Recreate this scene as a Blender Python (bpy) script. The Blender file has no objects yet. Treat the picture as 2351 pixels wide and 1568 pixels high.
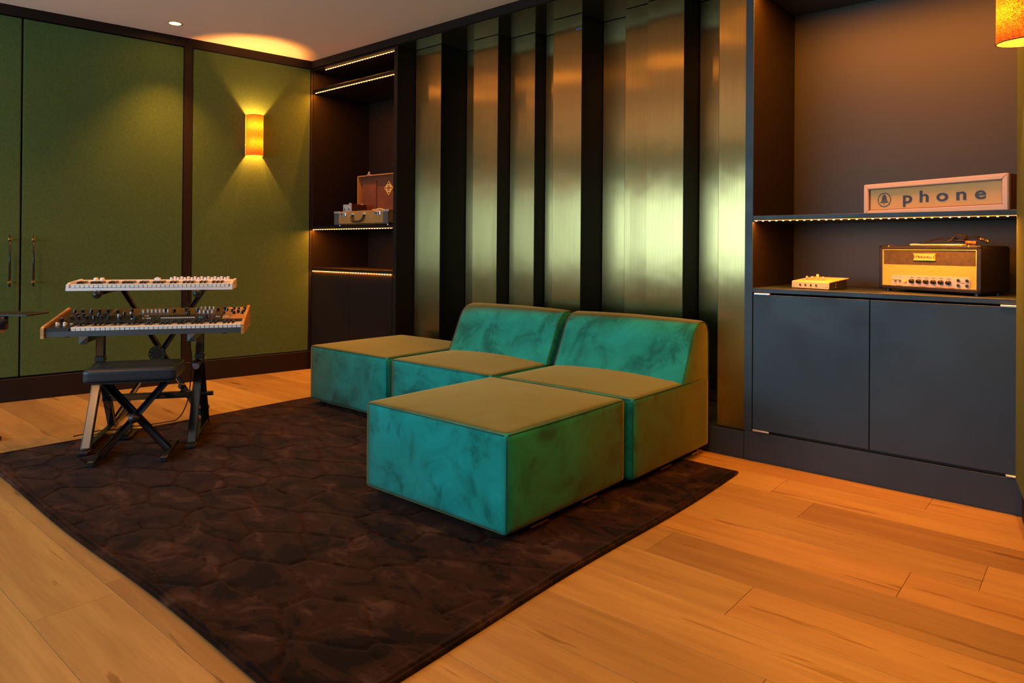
import bpy, bmesh, math, random
import numpy as np
from mathutils import Vector, Matrix
PI = math.pi
random.seed(7)
S = bpy.context.scene
COL = S.collection

# ------------------------------------------------------------------ camera
cd = bpy.data.cameras.new('camera'); cam = bpy.data.objects.new('camera', cd); COL.objects.link(cam)
cd.sensor_width = 36.0; cd.lens = 1592.564 / 2351 * 36.0
cd.shift_y = (562.51 - 784.0) / 2351.0; cd.clip_start = 0.05
cr = Vector((0.76021575, 0.64962535, 0.00767603)); cu = Vector((-0.00311265, -0.00817309, 0.99996176)); cf = Vector((-0.64966324, 0.76021057, 0.00419125))
CAM = Vector((5.23285499, -3.44610261, 1.06))
m = Matrix.Identity(4)
for i in range(3):
    m[i][0] = cr[i]; m[i][1] = cu[i]; m[i][2] = -cf[i]; m[i][3] = CAM[i]
cam.matrix_world = m
S.camera = cam

# ------------------------------------------------------------------ exposure, world, lights
S.view_settings.view_transform = 'Standard'; S.view_settings.look = 'None'
S.view_settings.gamma = 1.0; S.view_settings.exposure = -0.15; S.view_settings.use_curve_mapping = False
W = bpy.data.worlds.new('world'); S.world = W; W.use_nodes = True
W.node_tree.nodes['Background'].inputs[0].default_value = (0.45, 0.75, 1.0, 1)
W.node_tree.nodes['Background'].inputs[1].default_value = 0.02
WARM = (1.0, 0.36, 0.045); LEDC = (1.0, 0.27, 0.012); DAY = (0.43, 0.77, 1.0)

def light(name, kind, loc, energy, color, rot=(0, 0, 0), parent=None, **kw):
    d = bpy.data.lights.new(name, kind); d.energy = energy; d.color = color
    for k, v in kw.items(): setattr(d, k, v)
    o = bpy.data.objects.new(name, d); COL.objects.link(o); o.location = loc; o.rotation_euler = rot
    if parent: o.parent = parent
    return o

WX0, WX1, WZ0, WZ1, WY = -0.95, 4.1, 0.70, 2.02, -6.1
light('window_daylight', 'AREA', ((WX0+WX1)/2, WY-0.12, (WZ0+WZ1)/2), 185, DAY, (PI/2, 0, 0), shape='RECTANGLE', size=WX1-WX0, size_y=WZ1-WZ0)
DOWN = [(0.12, -1.23), (1.38, -1.23), (2.64, -1.23), (3.9, -1.23), (5.25, -1.9),
        (0.25, -2.6), (4.5, -2.5), (2.4, -3.4), (0.2, -4.0), (4.4, -4.3), (0.6, -5.1), (2.4, -5.0), (4.2, -5.5)]  # last three are unseen extras, added so floor bounce lifts the ceiling
DOWN_E = 24.0
LED_E = 7.0

# ------------------------------------------------------------------ mesh helpers
def obj(name, bm, mat, parent=None, smooth=False, loc=None, rot=None):
    me = bpy.data.meshes.new(name); bm.to_mesh(me); bm.free()
    if smooth:
        for p in me.polygons: p.use_smooth = True
    if mat: me.materials.append(mat)
    o = bpy.data.objects.new(name, me); COL.objects.link(o)
    if parent: o.parent = parent
    if loc is not None: o.location = loc
    if rot is not None: o.rotation_euler = rot
    return o
def islands(o):
    """every separate piece of a joined mesh becomes an object of its own"""
    bm = bmesh.new(); bm.from_mesh(o.data); seen = set(); groups = []
    bm.verts.ensure_lookup_table()
    for v in bm.verts:
        if v.index in seen: continue
        st_ = [v]; comp = []; seen.add(v.index)
        while st_:
            q = st_.pop(); comp.append(q.index)
            for e in q.link_edges:
                w_ = e.other_vert(q)
                if w_.index not in seen: seen.add(w_.index); st_.append(w_)
        groups.append(set(comp))
    bm.free()
    if len(groups) < 2: return o
    base = o.data; nm = o.name.split('.')[0]; out = []
    for g in groups:
        b2 = bmesh.new(); b2.from_mesh(base); b2.verts.ensure_lookup_table()
        bmesh.ops.delete(b2, geom=[v for v in b2.verts if v.index not in g], context='VERTS')
        me = bpy.data.meshes.new(nm); b2.to_mesh(me); b2.free()
        if not me.materials: me.materials.append(base.materials[0])
        n_ = o.copy(); n_.data = me; COL.objects.link(n_); n_.name = nm; out.append(n_)
    bpy.data.objects.remove(o); return out
SPLIT = ('rubber_foot', 'end_cap', 'rubber_end', 'lettering', 'corner_nail', 'pivot', 'stud', 'screw', 'side_screw', 'shade_rim', 'button_row', 'latch_slot', 'plate_text', 'inner_bead', 'gold_piping', 'ground_foot', 'panel_line', 'side_bolt_', 'seam_piping', 'back_piping', 'foot_')
def inst(src, parent, loc=None, rot=None, name=None):
    o = src.copy(); COL.objects.link(o); o.parent = parent
    if name: o.name = name
    if loc is not None: o.location = loc
    if rot is not None: o.rotation_euler = rot
    return o
def tag(o, label, cat, group=None, kind=None):
    o['label'] = label; o['category'] = cat
    if group: o['group'] = group
    if kind: o['kind'] = kind
    return o
def thing(name, label, cat, loc=(0, 0, 0), rotz=0.0, group=None):
    o = bpy.data.objects.new(name, None); COL.objects.link(o); o.empty_display_size = 0.1
    o.location = loc; o.rotation_euler = (0, 0, rotz)
    return tag(o, label, cat, group)
def structure(o): o['kind'] = 'structure'; return o
def lab(o, s): o['label'] = s; return o

def box(bm, x0, x1, y0, y1, z0, z1, bev=0.0, seg=1):
    r = bmesh.ops.create_cube(bm, size=1.0)
    vs = r['verts']
    for v in vs:
        v.co = Vector(((x0+x1)/2 + v.co.x*(x1-x0), (y0+y1)/2 + v.co.y*(y1-y0), (z0+z1)/2 + v.co.z*(z1-z0)))
    if bev > 0:
        es = list({e for v in vs for e in v.link_edges})
        bmesh.ops.bevel(bm, geom=es, offset=bev, segments=seg, affect='EDGES', profile=0.5)
    return bm
def nb(): return bmesh.new()
def B(x0, x1, y0, y1, z0, z1, bev=0.0, seg=1): return box(nb(), x0, x1, y0, y1, z0, z1, bev, seg)
def cyl(bm, p0, p1, r, r2=None, n=16, caps=True):
    p0 = Vector(p0); p1 = Vector(p1); d = p1 - p0; L = d.length
    q = d.to_track_quat('Z', 'Y').to_matrix().to_4x4()
    M = Matrix.Translation((p0+p1)/2) @ q
    bmesh.ops.create_cone(bm, cap_ends=caps, segments=n, radius1=r, radius2=r if r2 is None else r2, depth=L, matrix=M)
    return bm
def bar(bm, p0, p1, w, t, up=(0, 0, 1), bev=0.0):
    """rectangular bar from p0 to p1, width w across, thickness t along 'up'"""
    p0 = Vector(p0); p1 = Vector(p1); d = (p1-p0); L = d.length; z = d.normalized()
    x = z.cross(Vector(up))
    if x.length < 1e-4: x = z.cross(Vector((1, 0, 0)))
    x.normalize(); y = z.cross(x)
    M = Matrix((x, y, z)).transposed().to_4x4(); M.translation = (p0+p1)/2
    r = bmesh.ops.create_cube(bm, size=1.0)
    for v in r['verts']: v.co = M @ Vector((v.co.x*w, v.co.y*t, v.co.z*L))
    if bev > 0:
        es = list({e for v in r['verts'] for e in v.link_edges})
        bmesh.ops.bevel(bm, geom=es, offset=bev, segments=2, affect='EDGES', profile=0.5)
    return bm
def sph(bm, c, r, sz=(1, 1, 1), n=12):
    M = Matrix.Translation(c) @ Matrix.Diagonal((sz[0], sz[1], sz[2], 1))
    bmesh.ops.create_uvsphere(bm, u_segments=n*2, v_segments=n, radius=r, matrix=M); return bm
def tube(bm, pts, r, n=8, closed=False):
    pts = [Vector(p) for p in pts]; N = len(pts); rings = []
    for i, p in enumerate(pts):
        if closed: t = pts[(i+1) % N] - pts[i-1]
        else: t = pts[min(i+1, N-1)] - pts[max(i-1, 0)]
        t.normalize(); ref = Vector((0, 0, 1)) if abs(t.z) < 0.95 else Vector((1, 0, 0))
        a = t.cross(ref).normalized(); b = t.cross(a)
        rings.append([bm.verts.new(p + a*math.cos(2*PI*k/n)*r + b*math.sin(2*PI*k/n)*r) for k in range(n)])
    for i in range(N if closed else N-1):
        A = rings[i]; Bq = rings[(i+1) % N]
        for k in range(n): bm.faces.new((A[k], A[(k+1) % n], Bq[(k+1) % n], Bq[k]))
    if not closed:
        bm.faces.new(rings[0][::-1]); bm.faces.new(rings[-1])
    return bm
def spline(pts, k=8):
    """Catmull-Rom"""
    P = [Vector(p) for p in pts]; P = [P[0]*2-P[1]] + P + [P[-1]*2-P[-2]]; out = []
    for i in range(1, len(P)-2):
        for j in range(k):
            t = j/k; a, b, c, d = P[i-1], P[i], P[i+1], P[i+2]
            out.append(0.5*((2*b) + (c-a)*t + (2*a-5*b+4*c-d)*t*t + (3*b-a-3*c+d)*t**3))
    out.append(P[-2]); return out
def prism(bm, poly, axis, a, b):
    """extrude a 2D polygon along axis from a to b"""
    def mk(u, v, w):
        return {'x': (w, u, v), 'y': (u, w, v), 'z': (u, v, w)}[axis]
    A = [bm.verts.new(mk(u, v, a)) for u, v in poly]; Bq = [bm.verts.new(mk(u, v, b)) for u, v in poly]
    bm.faces.new(A); bm.faces.new(Bq[::-1]); n = len(poly)
    for i in range(n): bm.faces.new((A[i], Bq[i], Bq[(i+1) % n], A[(i+1) % n]))
    bmesh.ops.recalc_face_normals(bm, faces=bm.faces[:])
    return bm
def rbox(dim, r, n=14, crown=0.0, puff=0.0, seed=0):
    """softly rounded upholstered block, base at z=0, x and y from 0"""
    bm = nb(); bmesh.ops.create_cube(bm, size=2.0)
    bmesh.ops.subdivide_edges(bm, edges=bm.edges[:], cuts=n, use_grid_fill=True)
    hx, hy, hz = dim[0]/2, dim[1]/2, dim[2]/2
    rnd = random.Random(seed); ph = [rnd.uniform(0, 6) for _ in range(6)]
    for v in bm.verts:
        c = v.co
        def w(t): return math.copysign(1-(1-abs(t))**1.5, t)
        p = Vector((w(c.x)*hx, w(c.y)*hy, w(c.z)*hz))
        q = Vector((max(-hx+r, min(hx-r, p.x)), max(-hy+r, min(hy-r, p.y)), max(-hz+r, min(hz-r, p.z))))
        d = p-q
        if d.length > 1e-9: p = q + d.normalized()*r
        u, vv, ww = p.x/hx, p.y/hy, p.z/hz
        if ww > 0: p.z += crown*(1-u*u)*(1-vv*vv)*ww
        p.x += puff*u*(1-vv*vv)*(1-ww*ww)*(1+0.4*math.sin(5*vv+ph[0])); p.y += puff*vv*(1-u*u)*(1-ww*ww)*(1+0.4*math.sin(5*u+ph[1]))
        v.co = p + Vector((hx, hy, hz))
    return bm
def text_mesh(s, size, depth, name, mat, parent, loc, rot, offset=0.0, spacing=1.0, sx=1.0, align='CENTER'):
    cu_ = bpy.data.curves.new(name, 'FONT'); cu_.body = s; cu_.size = size; cu_.extrude = depth; cu_.offset = offset
    cu_.space_character = spacing; cu_.align_x = align; cu_.align_y = 'CENTER'; cu_.resolution_u = 6
    t = bpy.data.objects.new(name+'_tmp', cu_); COL.objects.link(t)
    dg = bpy.context.evaluated_depsgraph_get(); me = bpy.data.meshes.new_from_object(t.evaluated_get(dg))
    bpy.data.objects.remove(t); bpy.data.curves.remove(cu_)
    for v in me.vertices: v.co.x *= sx
    me.materials.clear(); me.materials.append(mat)
    o = bpy.data.objects.new(name, me); COL.objects.link(o); o.parent = parent; o.location = loc; o.rotation_euler = rot
    return o

# ------------------------------------------------------------------ materials
def mat(name, base, rough=0.5, metal=0.0, **kw):
    M = bpy.data.materials.new(name); M.use_nodes = True; b = M.node_tree.nodes['Principled BSDF']
    b.inputs['Base Color'].default_value = (*base, 1); b.inputs['Roughness'].default_value = rough; b.inputs['Metallic'].default_value = metal
    for k, v in kw.items():
        s = b.inputs[k.replace('_', ' ')]
        s.default_value = (*v, 1) if isinstance(v, tuple) and len(v) == 3 and s.type == 'RGBA' else v
    return M
def N(M, t, **kw):
    n = M.node_tree.nodes.new(t)
    for k, v in kw.items():
        if k in ('i',): continue
        setattr(n, k, v)
    return n
def L(M, a, b): M.node_tree.links.new(a, b)
def bsdf(M): return M.node_tree.nodes['Principled BSDF']
def coords(M, scale=(1, 1, 1), rand=False, rotz=0.0, obj_space=False):
    mp = N(M, 'ShaderNodeMapping'); mp.inputs['Scale'].default_value = scale; mp.inputs['Rotation'].default_value = (0, 0, rotz)
    if obj_space:
        tc = N(M, 'ShaderNodeTexCoord'); src = tc.outputs['Object']
    else:
        g = N(M, 'ShaderNodeNewGeometry'); src = g.outputs['Position']
    if rand:
        oi = N(M, 'ShaderNodeObjectInfo'); mu = N(M, 'ShaderNodeVectorMath', operation='SCALE')
        cb = N(M, 'ShaderNodeCombineXYZ'); mm = N(M, 'ShaderNodeMath', operation='MULTIPLY'); mm.inputs[1].default_value = 37.0
        L(M, oi.outputs['Random'], mm.inputs[0]); L(M, oi.outputs['Random'], cb.inputs[0]); L(M, oi.outputs['Random'], cb.inputs[1]); L(M, oi.outputs['Random'], cb.inputs[2])
        L(M, cb.outputs[0], mu.inputs[0]); mu.inputs['Scale'].default_value = 41.0
        ad = N(M, 'ShaderNodeVectorMath', operation='ADD'); L(M, src, ad.inputs[0]); L(M, mu.outputs[0], ad.inputs[1]); src = ad.outputs[0]
    L(M, src, mp.inputs['Vector']); return mp.outputs[0]
def noise(M, vec, scale, detail=3, rough=0.55, dist=0.0):
    n = N(M, 'ShaderNodeTexNoise'); n.inputs['Scale'].default_value = scale; n.inputs['Detail'].default_value = detail
    n.inputs['Roughness'].default_value = rough; n.inputs['Distortion'].default_value = dist; L(M, vec, n.inputs['Vector']); return n.outputs['Fac']
def ramp(M, fac, stops):
    r = N(M, 'ShaderNodeValToRGB'); cr_ = r.color_ramp
    while len(cr_.elements) < len(stops): cr_.elements.new(0.5)
    for e, (p, c) in zip(cr_.elements, stops): e.position = p; e.color = (*c, 1) if len(c) == 3 else c
    L(M, fac, r.inputs[0]); return r.outputs[0]
def mixc(M, fac, a, b, mode='MIX'):
    n = N(M, 'ShaderNodeMix', data_type='RGBA', blend_type=mode)
    for s, v in ((0, fac), (6, a), (7, b)):
        if isinstance(v, (int, float)): n.inputs[s].default_value = v
        elif isinstance(v, tuple): n.inputs[s].default_value = (*v, 1)
        else: L(M, v, n.inputs[s])
    return n.outputs[2]
def bump(M, h, strength=0.3, dist=0.002):
    b = N(M, 'ShaderNodeBump'); b.inputs['Strength'].default_value = strength; b.inputs['Distance'].default_value = dist
    L(M, h, b.inputs['Height']); L(M, b.outputs[0], bsdf(M).inputs['Normal'])
def vary(M, a, b, scale=3.0, stretch=(1, 1, 1), lo=0.35, hi=0.65, detail=4, target='Base Color', **k):
    v = coords(M, stretch, **k); f = noise(M, v, scale, detail); c = ramp(M, f, [(lo, a), (hi, b)])
    L(M, c, bsdf(M).inputs[target]); return f

# oak floor
M_oak = mat('oak', (0.5, 0.3, 0.15), 0.42)
v1 = coords(M_oak, (0.6, 7, 1), rand=True); g1 = noise(M_oak, v1, 2.6, 5, 0.5, 0.3)
v2 = coords(M_oak, (1.2, 26, 1), rand=True); g2 = noise(M_oak, v2, 4.0, 3)
v3 = coords(M_oak, (0.7, 8.5, 1), rand=True); g3 = noise(M_oak, v3, 2.2, 3, 0.6, 0.5)
base = ramp(M_oak, g1, [(0.22, (0.31, 0.20, 0.07)), (0.45, (0.345, 0.235, 0.085)), (0.62, (0.39, 0.275, 0.10)), (0.8, (0.36, 0.26, 0.10))])
fine = ramp(M_oak, g2, [(0.3, (0.88, 0.88, 0.88)), (0.6, (1, 1, 1))])
c = mixc(M_oak, 1.0, base, fine, 'MULTIPLY')
streak = ramp(M_oak, g3, [(0.64, (1, 1, 1)), (0.67, (0.62, 0.52, 0.42)), (0.78, (0.40, 0.30, 0.22))])
c = mixc(M_oak, 0.85, c, streak, 'MULTIPLY')
oi = N(M_oak, 'ShaderNodeObjectInfo'); tone = ramp(M_oak, oi.outputs['Random'], [(0, (0.66, 0.60, 0.60)), (0.5, (1, 1, 1)), (1, (0.92, 0.80, 0.74))])
c = mixc(M_oak, 1.0, c, tone, 'MULTIPLY'); L(M_oak, c, bsdf(M_oak).inputs['Base Color'])
vk = N(M_oak, 'ShaderNodeTexVoronoi'); vk.inputs['Scale'].default_value = 1.0; L(M_oak, coords(M_oak, (1.1, 2.4, 1), rand=True), vk.inputs['Vector'])
kn = ramp(M_oak, vk.outputs['Distance'], [(0.0, (0.16, 0.08, 0.04)), (0.035, (0.30, 0.18, 0.1)), (0.07, (1, 1, 1))])
c = mixc(M_oak, 0.8, c, kn, 'MULTIPLY'); L(M_oak, c, bsdf(M_oak).inputs['Base Color'])
bump(M_oak, g2, 0.08, 0.001)

M_gap = mat('dark_gap', (0.01, 0.008, 0.006), 0.9)
M_ceil = mat('ceiling_paint', (0.92, 0.75, 0.64), 0.85)
M_paint = mat('dark_paint', (0.06, 0.062, 0.068), 0.42)
f = vary(M_paint, (0.022, 0.037, 0.054), (0.034, 0.053, 0.073), 2.2, lo=0.3, hi=0.7, detail=5)
fr = noise(M_paint, coords(M_paint, (1, 1, 1)), 5.0, 5); L(M_paint, ramp(M_paint, fr, [(0.3, (0.36,)*3), (0.7, (0.55,)*3)]), bsdf(M_paint).inputs['Roughness'])
M_brown = mat('dark_brown_paint', (0.012, 0.005, 0.003), 0.55, Specular_IOR_Level=0.25)
M_umber = mat('umber_black_paint', (0.010, 0.006, 0.004), 0.5, Specular_IOR_Level=0.25)
M_nicheshade = mat('niche_shade', (0.032, 0.033, 0.022), 0.5)  # same unit paint, with the niche's warm dimness put into its colour
M_black = mat('black_lacquer', (0.005, 0.005, 0.004), 0.4, Specular_IOR_Level=0.3)
M_soffit = mat('glossy_black_soffit', (0.02, 0.018, 0.012), 0.12)

M_green = mat('green_fabric', (0.12, 0.2, 0.055), 0.9)
vg = coords(M_green, (1, 1, 1)); ng = noise(M_green, vg, 1.6, 3)
cg = ramp(M_green, ng, [(0.3, (0.048, 0.090, 0.018)), (0.7, (0.060, 0.108, 0.022))])
w1 = noise(M_green, coords(M_green, (60, 60, 480)), 1.0, 2); w2 = noise(M_green, coords(M_green, (420, 420, 50)), 1.0, 2)
wv = N(M_green, 'ShaderNodeMath', operation='ADD'); L(M_green, w1, wv.inputs[0]); L(M_green, w2, wv.inputs[1])
wr = ramp(M_green, wv.outputs[0], [(0.62, (0.55, 0.55, 0.55)), (1.0, (1, 1, 1))])
# ramp input clamps at 1, so halve it
hv = N(M_green, 'ShaderNodeMath', operation='MULTIPLY'); hv.inputs[1].default_value = 0.5; L(M_green, wv.outputs[0], hv.inputs[0])
wr = ramp(M_green, hv.outputs[0], [(0.36, (0.66, 0.66, 0.66)), (0.60, (1.12, 1.12, 1.12))])
L(M_green, mixc(M_green, 1.0, cg, wr, 'MULTIPLY'), bsdf(M_green).inputs['Base Color'])
bump(M_green, hv.outputs[0], 0.5, 0.002)

def brass(name, base, r0):
    M = mat(name, base, r0, 1.0, Anisotropic=0.97)
    t = N(M, 'ShaderNodeCombineXYZ'); t.inputs[0].default_value = 1.0; L(M, t.outputs[0], bsdf(M).inputs['Tangent'])
    f = noise(M, coords(M, (260, 260, 3)), 1.0, 3)
    L(M, ramp(M, f, [(0.3, tuple(x*0.86 for x in base)), (0.7, base)]), bsdf(M).inputs['Base Color'])
    d = noise(M, coords(M, (2.5, 1, 2.0)), 1.6, 2); bump(M, d, 0.07, 0.02)
    return M
M_brass = brass('brushed_brass', (0.58, 0.375, 0.14), 0.27)

def velvet(name):
    M = mat(name, (0.055, 0.30, 0.235), 0.75)
    b = bsdf(M)
    p = coords(M, (1, 1, 1), rand=True)
    f = noise(M, p, 5.5, 4, 0.6, 0.7); f2 = noise(M, coords(M, (1, 1, 0.6), rand=True), 13.0, 3, 0.6, 0.4)
    c1 = ramp(M, f, [(0.34, (0.003, 0.15, 0.135)), (0.47, (0.008, 0.27, 0.24)), (0.7, (0.012, 0.36, 0.33))])
    c2 = ramp(M, f2, [(0.28, (0.62, 0.64, 0.64)), (0.38, (1, 1, 1))])
    cc = mixc(M, 1.0, c1, c2, 'MULTIPLY')
    # velvet sheen by view angle, with gold-lit tops and dim sides painted in
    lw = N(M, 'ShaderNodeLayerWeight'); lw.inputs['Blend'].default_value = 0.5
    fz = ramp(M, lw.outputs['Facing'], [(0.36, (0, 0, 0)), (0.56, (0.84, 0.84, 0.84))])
    lit_nap = ramp(M, lw.outputs['Facing'], [(0.52, (0.055, 0.042, 0.006)), (0.72, (0.130, 0.122, 0.026))])
    L(M, mixc(M, fz, cc, lit_nap), b.inputs['Base Color'])
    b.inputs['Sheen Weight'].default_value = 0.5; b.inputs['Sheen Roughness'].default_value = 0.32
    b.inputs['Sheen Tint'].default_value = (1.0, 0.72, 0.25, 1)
    b.inputs['Specular IOR Level'].default_value = 0.15
    n3 = noise(M, coords(M, (1, 1, 1)), 700.0, 2); bump(M, n3, 0.15, 0.001)
    return M
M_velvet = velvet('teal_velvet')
M_seam = mat('teal_seam', (0.012, 0.07, 0.06), 0.8)

M_rug = mat('brown_plush', (0.03, 0.014, 0.01), 0.85)
p = coords(M_rug, (1, 1.5, 1)); f = noise(M_rug, p, 4.6, 4, 0.62, 0.9); f2 = noise(M_rug, coords(M_rug, (1, 1.8, 1)), 11.0, 4, 0.6, 0.5)
c1 = ramp(M_rug, f, [(0.43, (0.0006, 0.0004, 0.0004)), (0.45, (0.009, 0.0035, 0.0018)), (0.56, (0.015, 0.0065, 0.004)), (0.68, (0.042, 0.024, 0.018))])
c2 = ramp(M_rug, f2, [(0.36, (0.3, 0.3, 0.3)), (0.43, (1, 1, 1))])
L(M_rug, mixc(M_rug, 1.0, c1, c2, 'MULTIPLY'), bsdf(M_rug).inputs['Base Color'])
bsdf(M_rug).inputs['Sheen Weight'].default_value = 0.16; bsdf(M_rug).inputs['Sheen Roughness'].default_value = 0.4; bsdf(M_rug).inputs['Sheen Tint'].default_value = (0.5, 0.26, 0.2, 1)
bsdf(M_rug).inputs['Specular IOR Level'].default_value = 0.1
bump(M_rug, noise(M_rug, coords(M_rug, (1, 1, 1)), 420.0, 2), 0.4, 0.003)

M_metal = mat('dark_metal', (0.03, 0.03, 0.035), 0.28, 0.6)
M_gloss = mat('gloss_black_steel', (0.10, 0.11, 0.12), 0.12, 0.95)
M_dullsteel = mat('dull_steel', (0.20, 0.21, 0.22), 0.2, 1.0)
M_chrome = mat('chrome', (0.75, 0.75, 0.75), 0.12, 1.0)
M_steel = mat('steel', (0.85, 0.82, 0.8), 0.25, 0.6)
M_plastic = mat('black_plastic', (0.015, 0.016, 0.02), 0.35)
M_slate = mat('slate_metal', (0.055, 0.065, 0.08), 0.4)
M_leather = mat('black_vinyl', (0.012, 0.022, 0.036), 0.33)
bump(M_leather, noise(M_leather, coords(M_leather, (1, 1, 1)), 350.0, 2), 0.2, 0.001)
M_wood = mat('orange_wood', (0.55, 0.27, 0.09), 0.4)
vary(M_wood, (0.42, 0.19, 0.06), (0.62, 0.31, 0.11), 8.0, (1, 1, 9))
M_white = mat('white_plastic', (0.90, 0.85, 0.88), 0.35)
M_ivory = mat('ivory_key', (0.92, 0.88, 0.84), 0.3)
M_bkey = mat('black_key', (0.01, 0.01, 0.012), 0.25)
M_grey = mat('grey_plastic', (0.35, 0.35, 0.35), 0.4)
M_yel = mat('amber_button', (0.9, 0.55, 0.05), 0.4); M_cyan = mat('cyan_button', (0.05, 0.6, 0.55), 0.4); M_red = mat('red_button', (0.7, 0.12, 0.05), 0.4)
M_brassk = mat('brass_fitting', (0.7, 0.42, 0.14), 0.3, 1.0)
M_cable = mat('black_rubber', (0.005, 0.004, 0.004), 0.45)
M_tan = mat('tan_leatherette', (0.34, 0.19, 0.075), 0.6)
vary(M_tan, (0.42, 0.20, 0.05), (0.50, 0.25, 0.065), 40.0)
M_lining = mat('rust_lining', (0.26, 0.085, 0.03), 0.7)
vary(M_lining, (0.13, 0.036, 0.009), (0.18, 0.052, 0.012), 9.0)
M_gold = mat('gold_print', (0.80, 0.48, 0.10), 0.5)
M_bluegrey = mat('blue_grey_enamel', (0.36, 0.44, 0.44), 0.5)
M_pinewhite = mat('white_painted_wood', (0.88, 0.62, 0.44), 0.5)
M_signface = mat('sign_acrylic', (0.85, 0.56, 0.24), 0.16)
M_signblue = mat('sign_blue', (0.07, 0.085, 0.14), 0.4)
M_signwood = mat('brown_wood', (0.22, 0.10, 0.04), 0.6)
M_tolex = mat('black_tolex', (0.008, 0.006, 0.005), 0.4)
bump(M_tolex, noise(M_tolex, coords(M_tolex, (1, 1, 1)), 260.0, 3), 0.5, 0.002)
M_cream = mat('cream_grille_cloth', (0.70, 0.40, 0.10), 0.8)
vary(M_cream, (0.62, 0.33, 0.07), (0.72, 0.39, 0.09), 60.0, (1, 1, 4))
M_ampdark = mat('brown_grille_cloth', (0.10, 0.075, 0.045), 0.75)
vary(M_ampdark, (0.050, 0.036, 0.018), (0.075, 0.055, 0.03), 50.0)
M_panel = mat('pale_metal_panel', (0.62, 0.50, 0.44), 0.4, 0.2)
M_mixer = mat('pale_yellow_metal', (0.78, 0.60, 0.34), 0.45)
M_blueglint = mat('blue_glint', (0.03, 0.25, 0.75), 0.4)

def emit(name, color, strength):
    M = bpy.data.materials.new(name); M.use_nodes = True; nt = M.node_tree; nt.nodes.clear()
    e = nt.nodes.new('ShaderNodeEmission'); e.inputs[0].default_value = (*color, 1); e.inputs[1].default_value = strength
    o = nt.nodes.new('ShaderNodeOutputMaterial'); nt.links.new(e.outputs[0], o.inputs[0]); return M
M_led = emit('led_emitter', (1.0, 0.62, 0.26), 9.0)
M_ledtape = emit('led_tape', (1.0, 0.34, 0.04), 3.0)
M_downlamp = emit('downlight_lamp', (1.0, 0.42, 0.06), 170.0)
M_bulb = emit('bulb', (1.0, 0.72, 0.40), 6.0)
M_shade = mat('woven_shade', (0.62, 0.26, 0.06), 0.9)
vs = noise(M_shade, coords(M_shade, (1, 1, 1)), 330.0, 2)
L(M_shade, ramp(M_shade, vs, [(0.35, (0.08, 0.018, 0.003)), (0.62, (0.30, 0.095, 0.015))]), bsdf(M_shade).inputs['Base Color'])
nt = M_shade.node_tree; tr = nt.nodes.new('ShaderNodeBsdfTranslucent'); mx = nt.nodes.new('ShaderNodeMixShader'); mx.inputs[0].default_value = 0.26
L(M_shade, ramp(M_shade, vs, [(0.40, (0.022, 0.003, 0.0003)), (0.62, (0.17, 0.042, 0.003))]), tr.inputs[0])
out = [n for n in nt.nodes if n.type == 'OUTPUT_MATERIAL'][0]
nt.links.new(bsdf(M_shade).outputs[0], mx.inputs[1]); nt.links.new(tr.outputs[0], mx.inputs[2]); nt.links.new(mx.outputs[0], out.inputs[0])

# ================================================================== SETTING
CZ = 2.665     # ceiling height
A = 0.166896   # skew of the side walls
# floor: dark sub-floor with every plank on it
floor = structure(obj('floor', B(-1.6, 6.6, -6.3, 0.3, -0.12, -0.014), M_gap))
JOINT = {0: [-0.9, 0.55, 2.55, 4.122], 1: [0.2, 2.2, 4.31], 2: [-0.4, 1.2, 3.1, 4.937], 3: [0.6, 2.6, 4.75], 4: [-0.7, 1.9, 4.01],
         5: [0.3, 2.3, 4.397], 6: [-0.5, 1.4, 3.35, 5.25], 7: [0.45, 2.75, 4.6], 8: [1.2, 3.0, 4.9], 9: [0.35, 1.9, 3.254, 5.2],
         10: [0.9, 2.86, 4.8], -1: [0.4, 2.6, 4.676], -2: [1.5, 3.4]}
for k in range(-1, 27):
    y1 = -0.173 - 0.222*k; y0 = y1 - 0.222
    js = JOINT.get(k)
    if js is None:
        js = []; x = -1.6 + random.uniform(0.5, 2.0)
        while x < 6.4: js.append(x); x += random.uniform(1.5, 2.2)
    xs = [-1.6] + js + [6.6]
    for x0, x1 in zip(xs[:-1], xs[1:]):
        cx = (x0+x1)/2; w = (x1-x0)/2; h = 0.0008
        bm = B(-w+h*0.7, w-h*0.7, -0.111+h*0.55, 0.111-h*0.55, -0.014, 0.0, 0.0006)
        obj('plank', bm, M_oak, floor, loc=(cx, (y0+y1)/2, 0))
ceil = structure(obj('ceiling', B(-1.6, 6.6, -6.3, 0.8, CZ, CZ+0.1), M_ceil))

# left wall, built in its own frame: x along +normal into the room, y along the wall
def frame(name, loc, rotz):
    e = bpy.data.objects.new(name, None); COL.objects.link(e); e.location = loc; e.rotation_euler = (0, 0, rotz); return e
ZL = -A
def placed(o): o.rotation_euler = (0, 0, ZL); return o
wl = structure(placed(obj('wall_left', B(-0.14, -0.03, -6.6, -0.002, 0, CZ), M_brown)))
def fabric_panel(y0, y1, parent):
    return obj('fabric_panel', B(-0.03, 0.0, y0, y1, 0.16, 2.592, 0.006, 2), M_green, parent)
fabric_panel(-0.978, -0.022, wl)
for a, b in ((-4.2, -3.17), (-5.3, -4.23), (-6.4, -5.33)): fabric_panel(a, b, wl)
structure(placed(obj('trim_1', B(-0.03, 0.004, -6.6, -0.004, 2.597, CZ), M_brown)))
structure(placed(obj('trim_2', B(-0.03, 0.003, -1.043, -0.983, 0.15, 2.597), M_brown)))
structure(placed(obj('trim_3', B(-0.03, 0.004, -0.018, -0.001, 0.15, 2.597), M_brown)))
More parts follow.
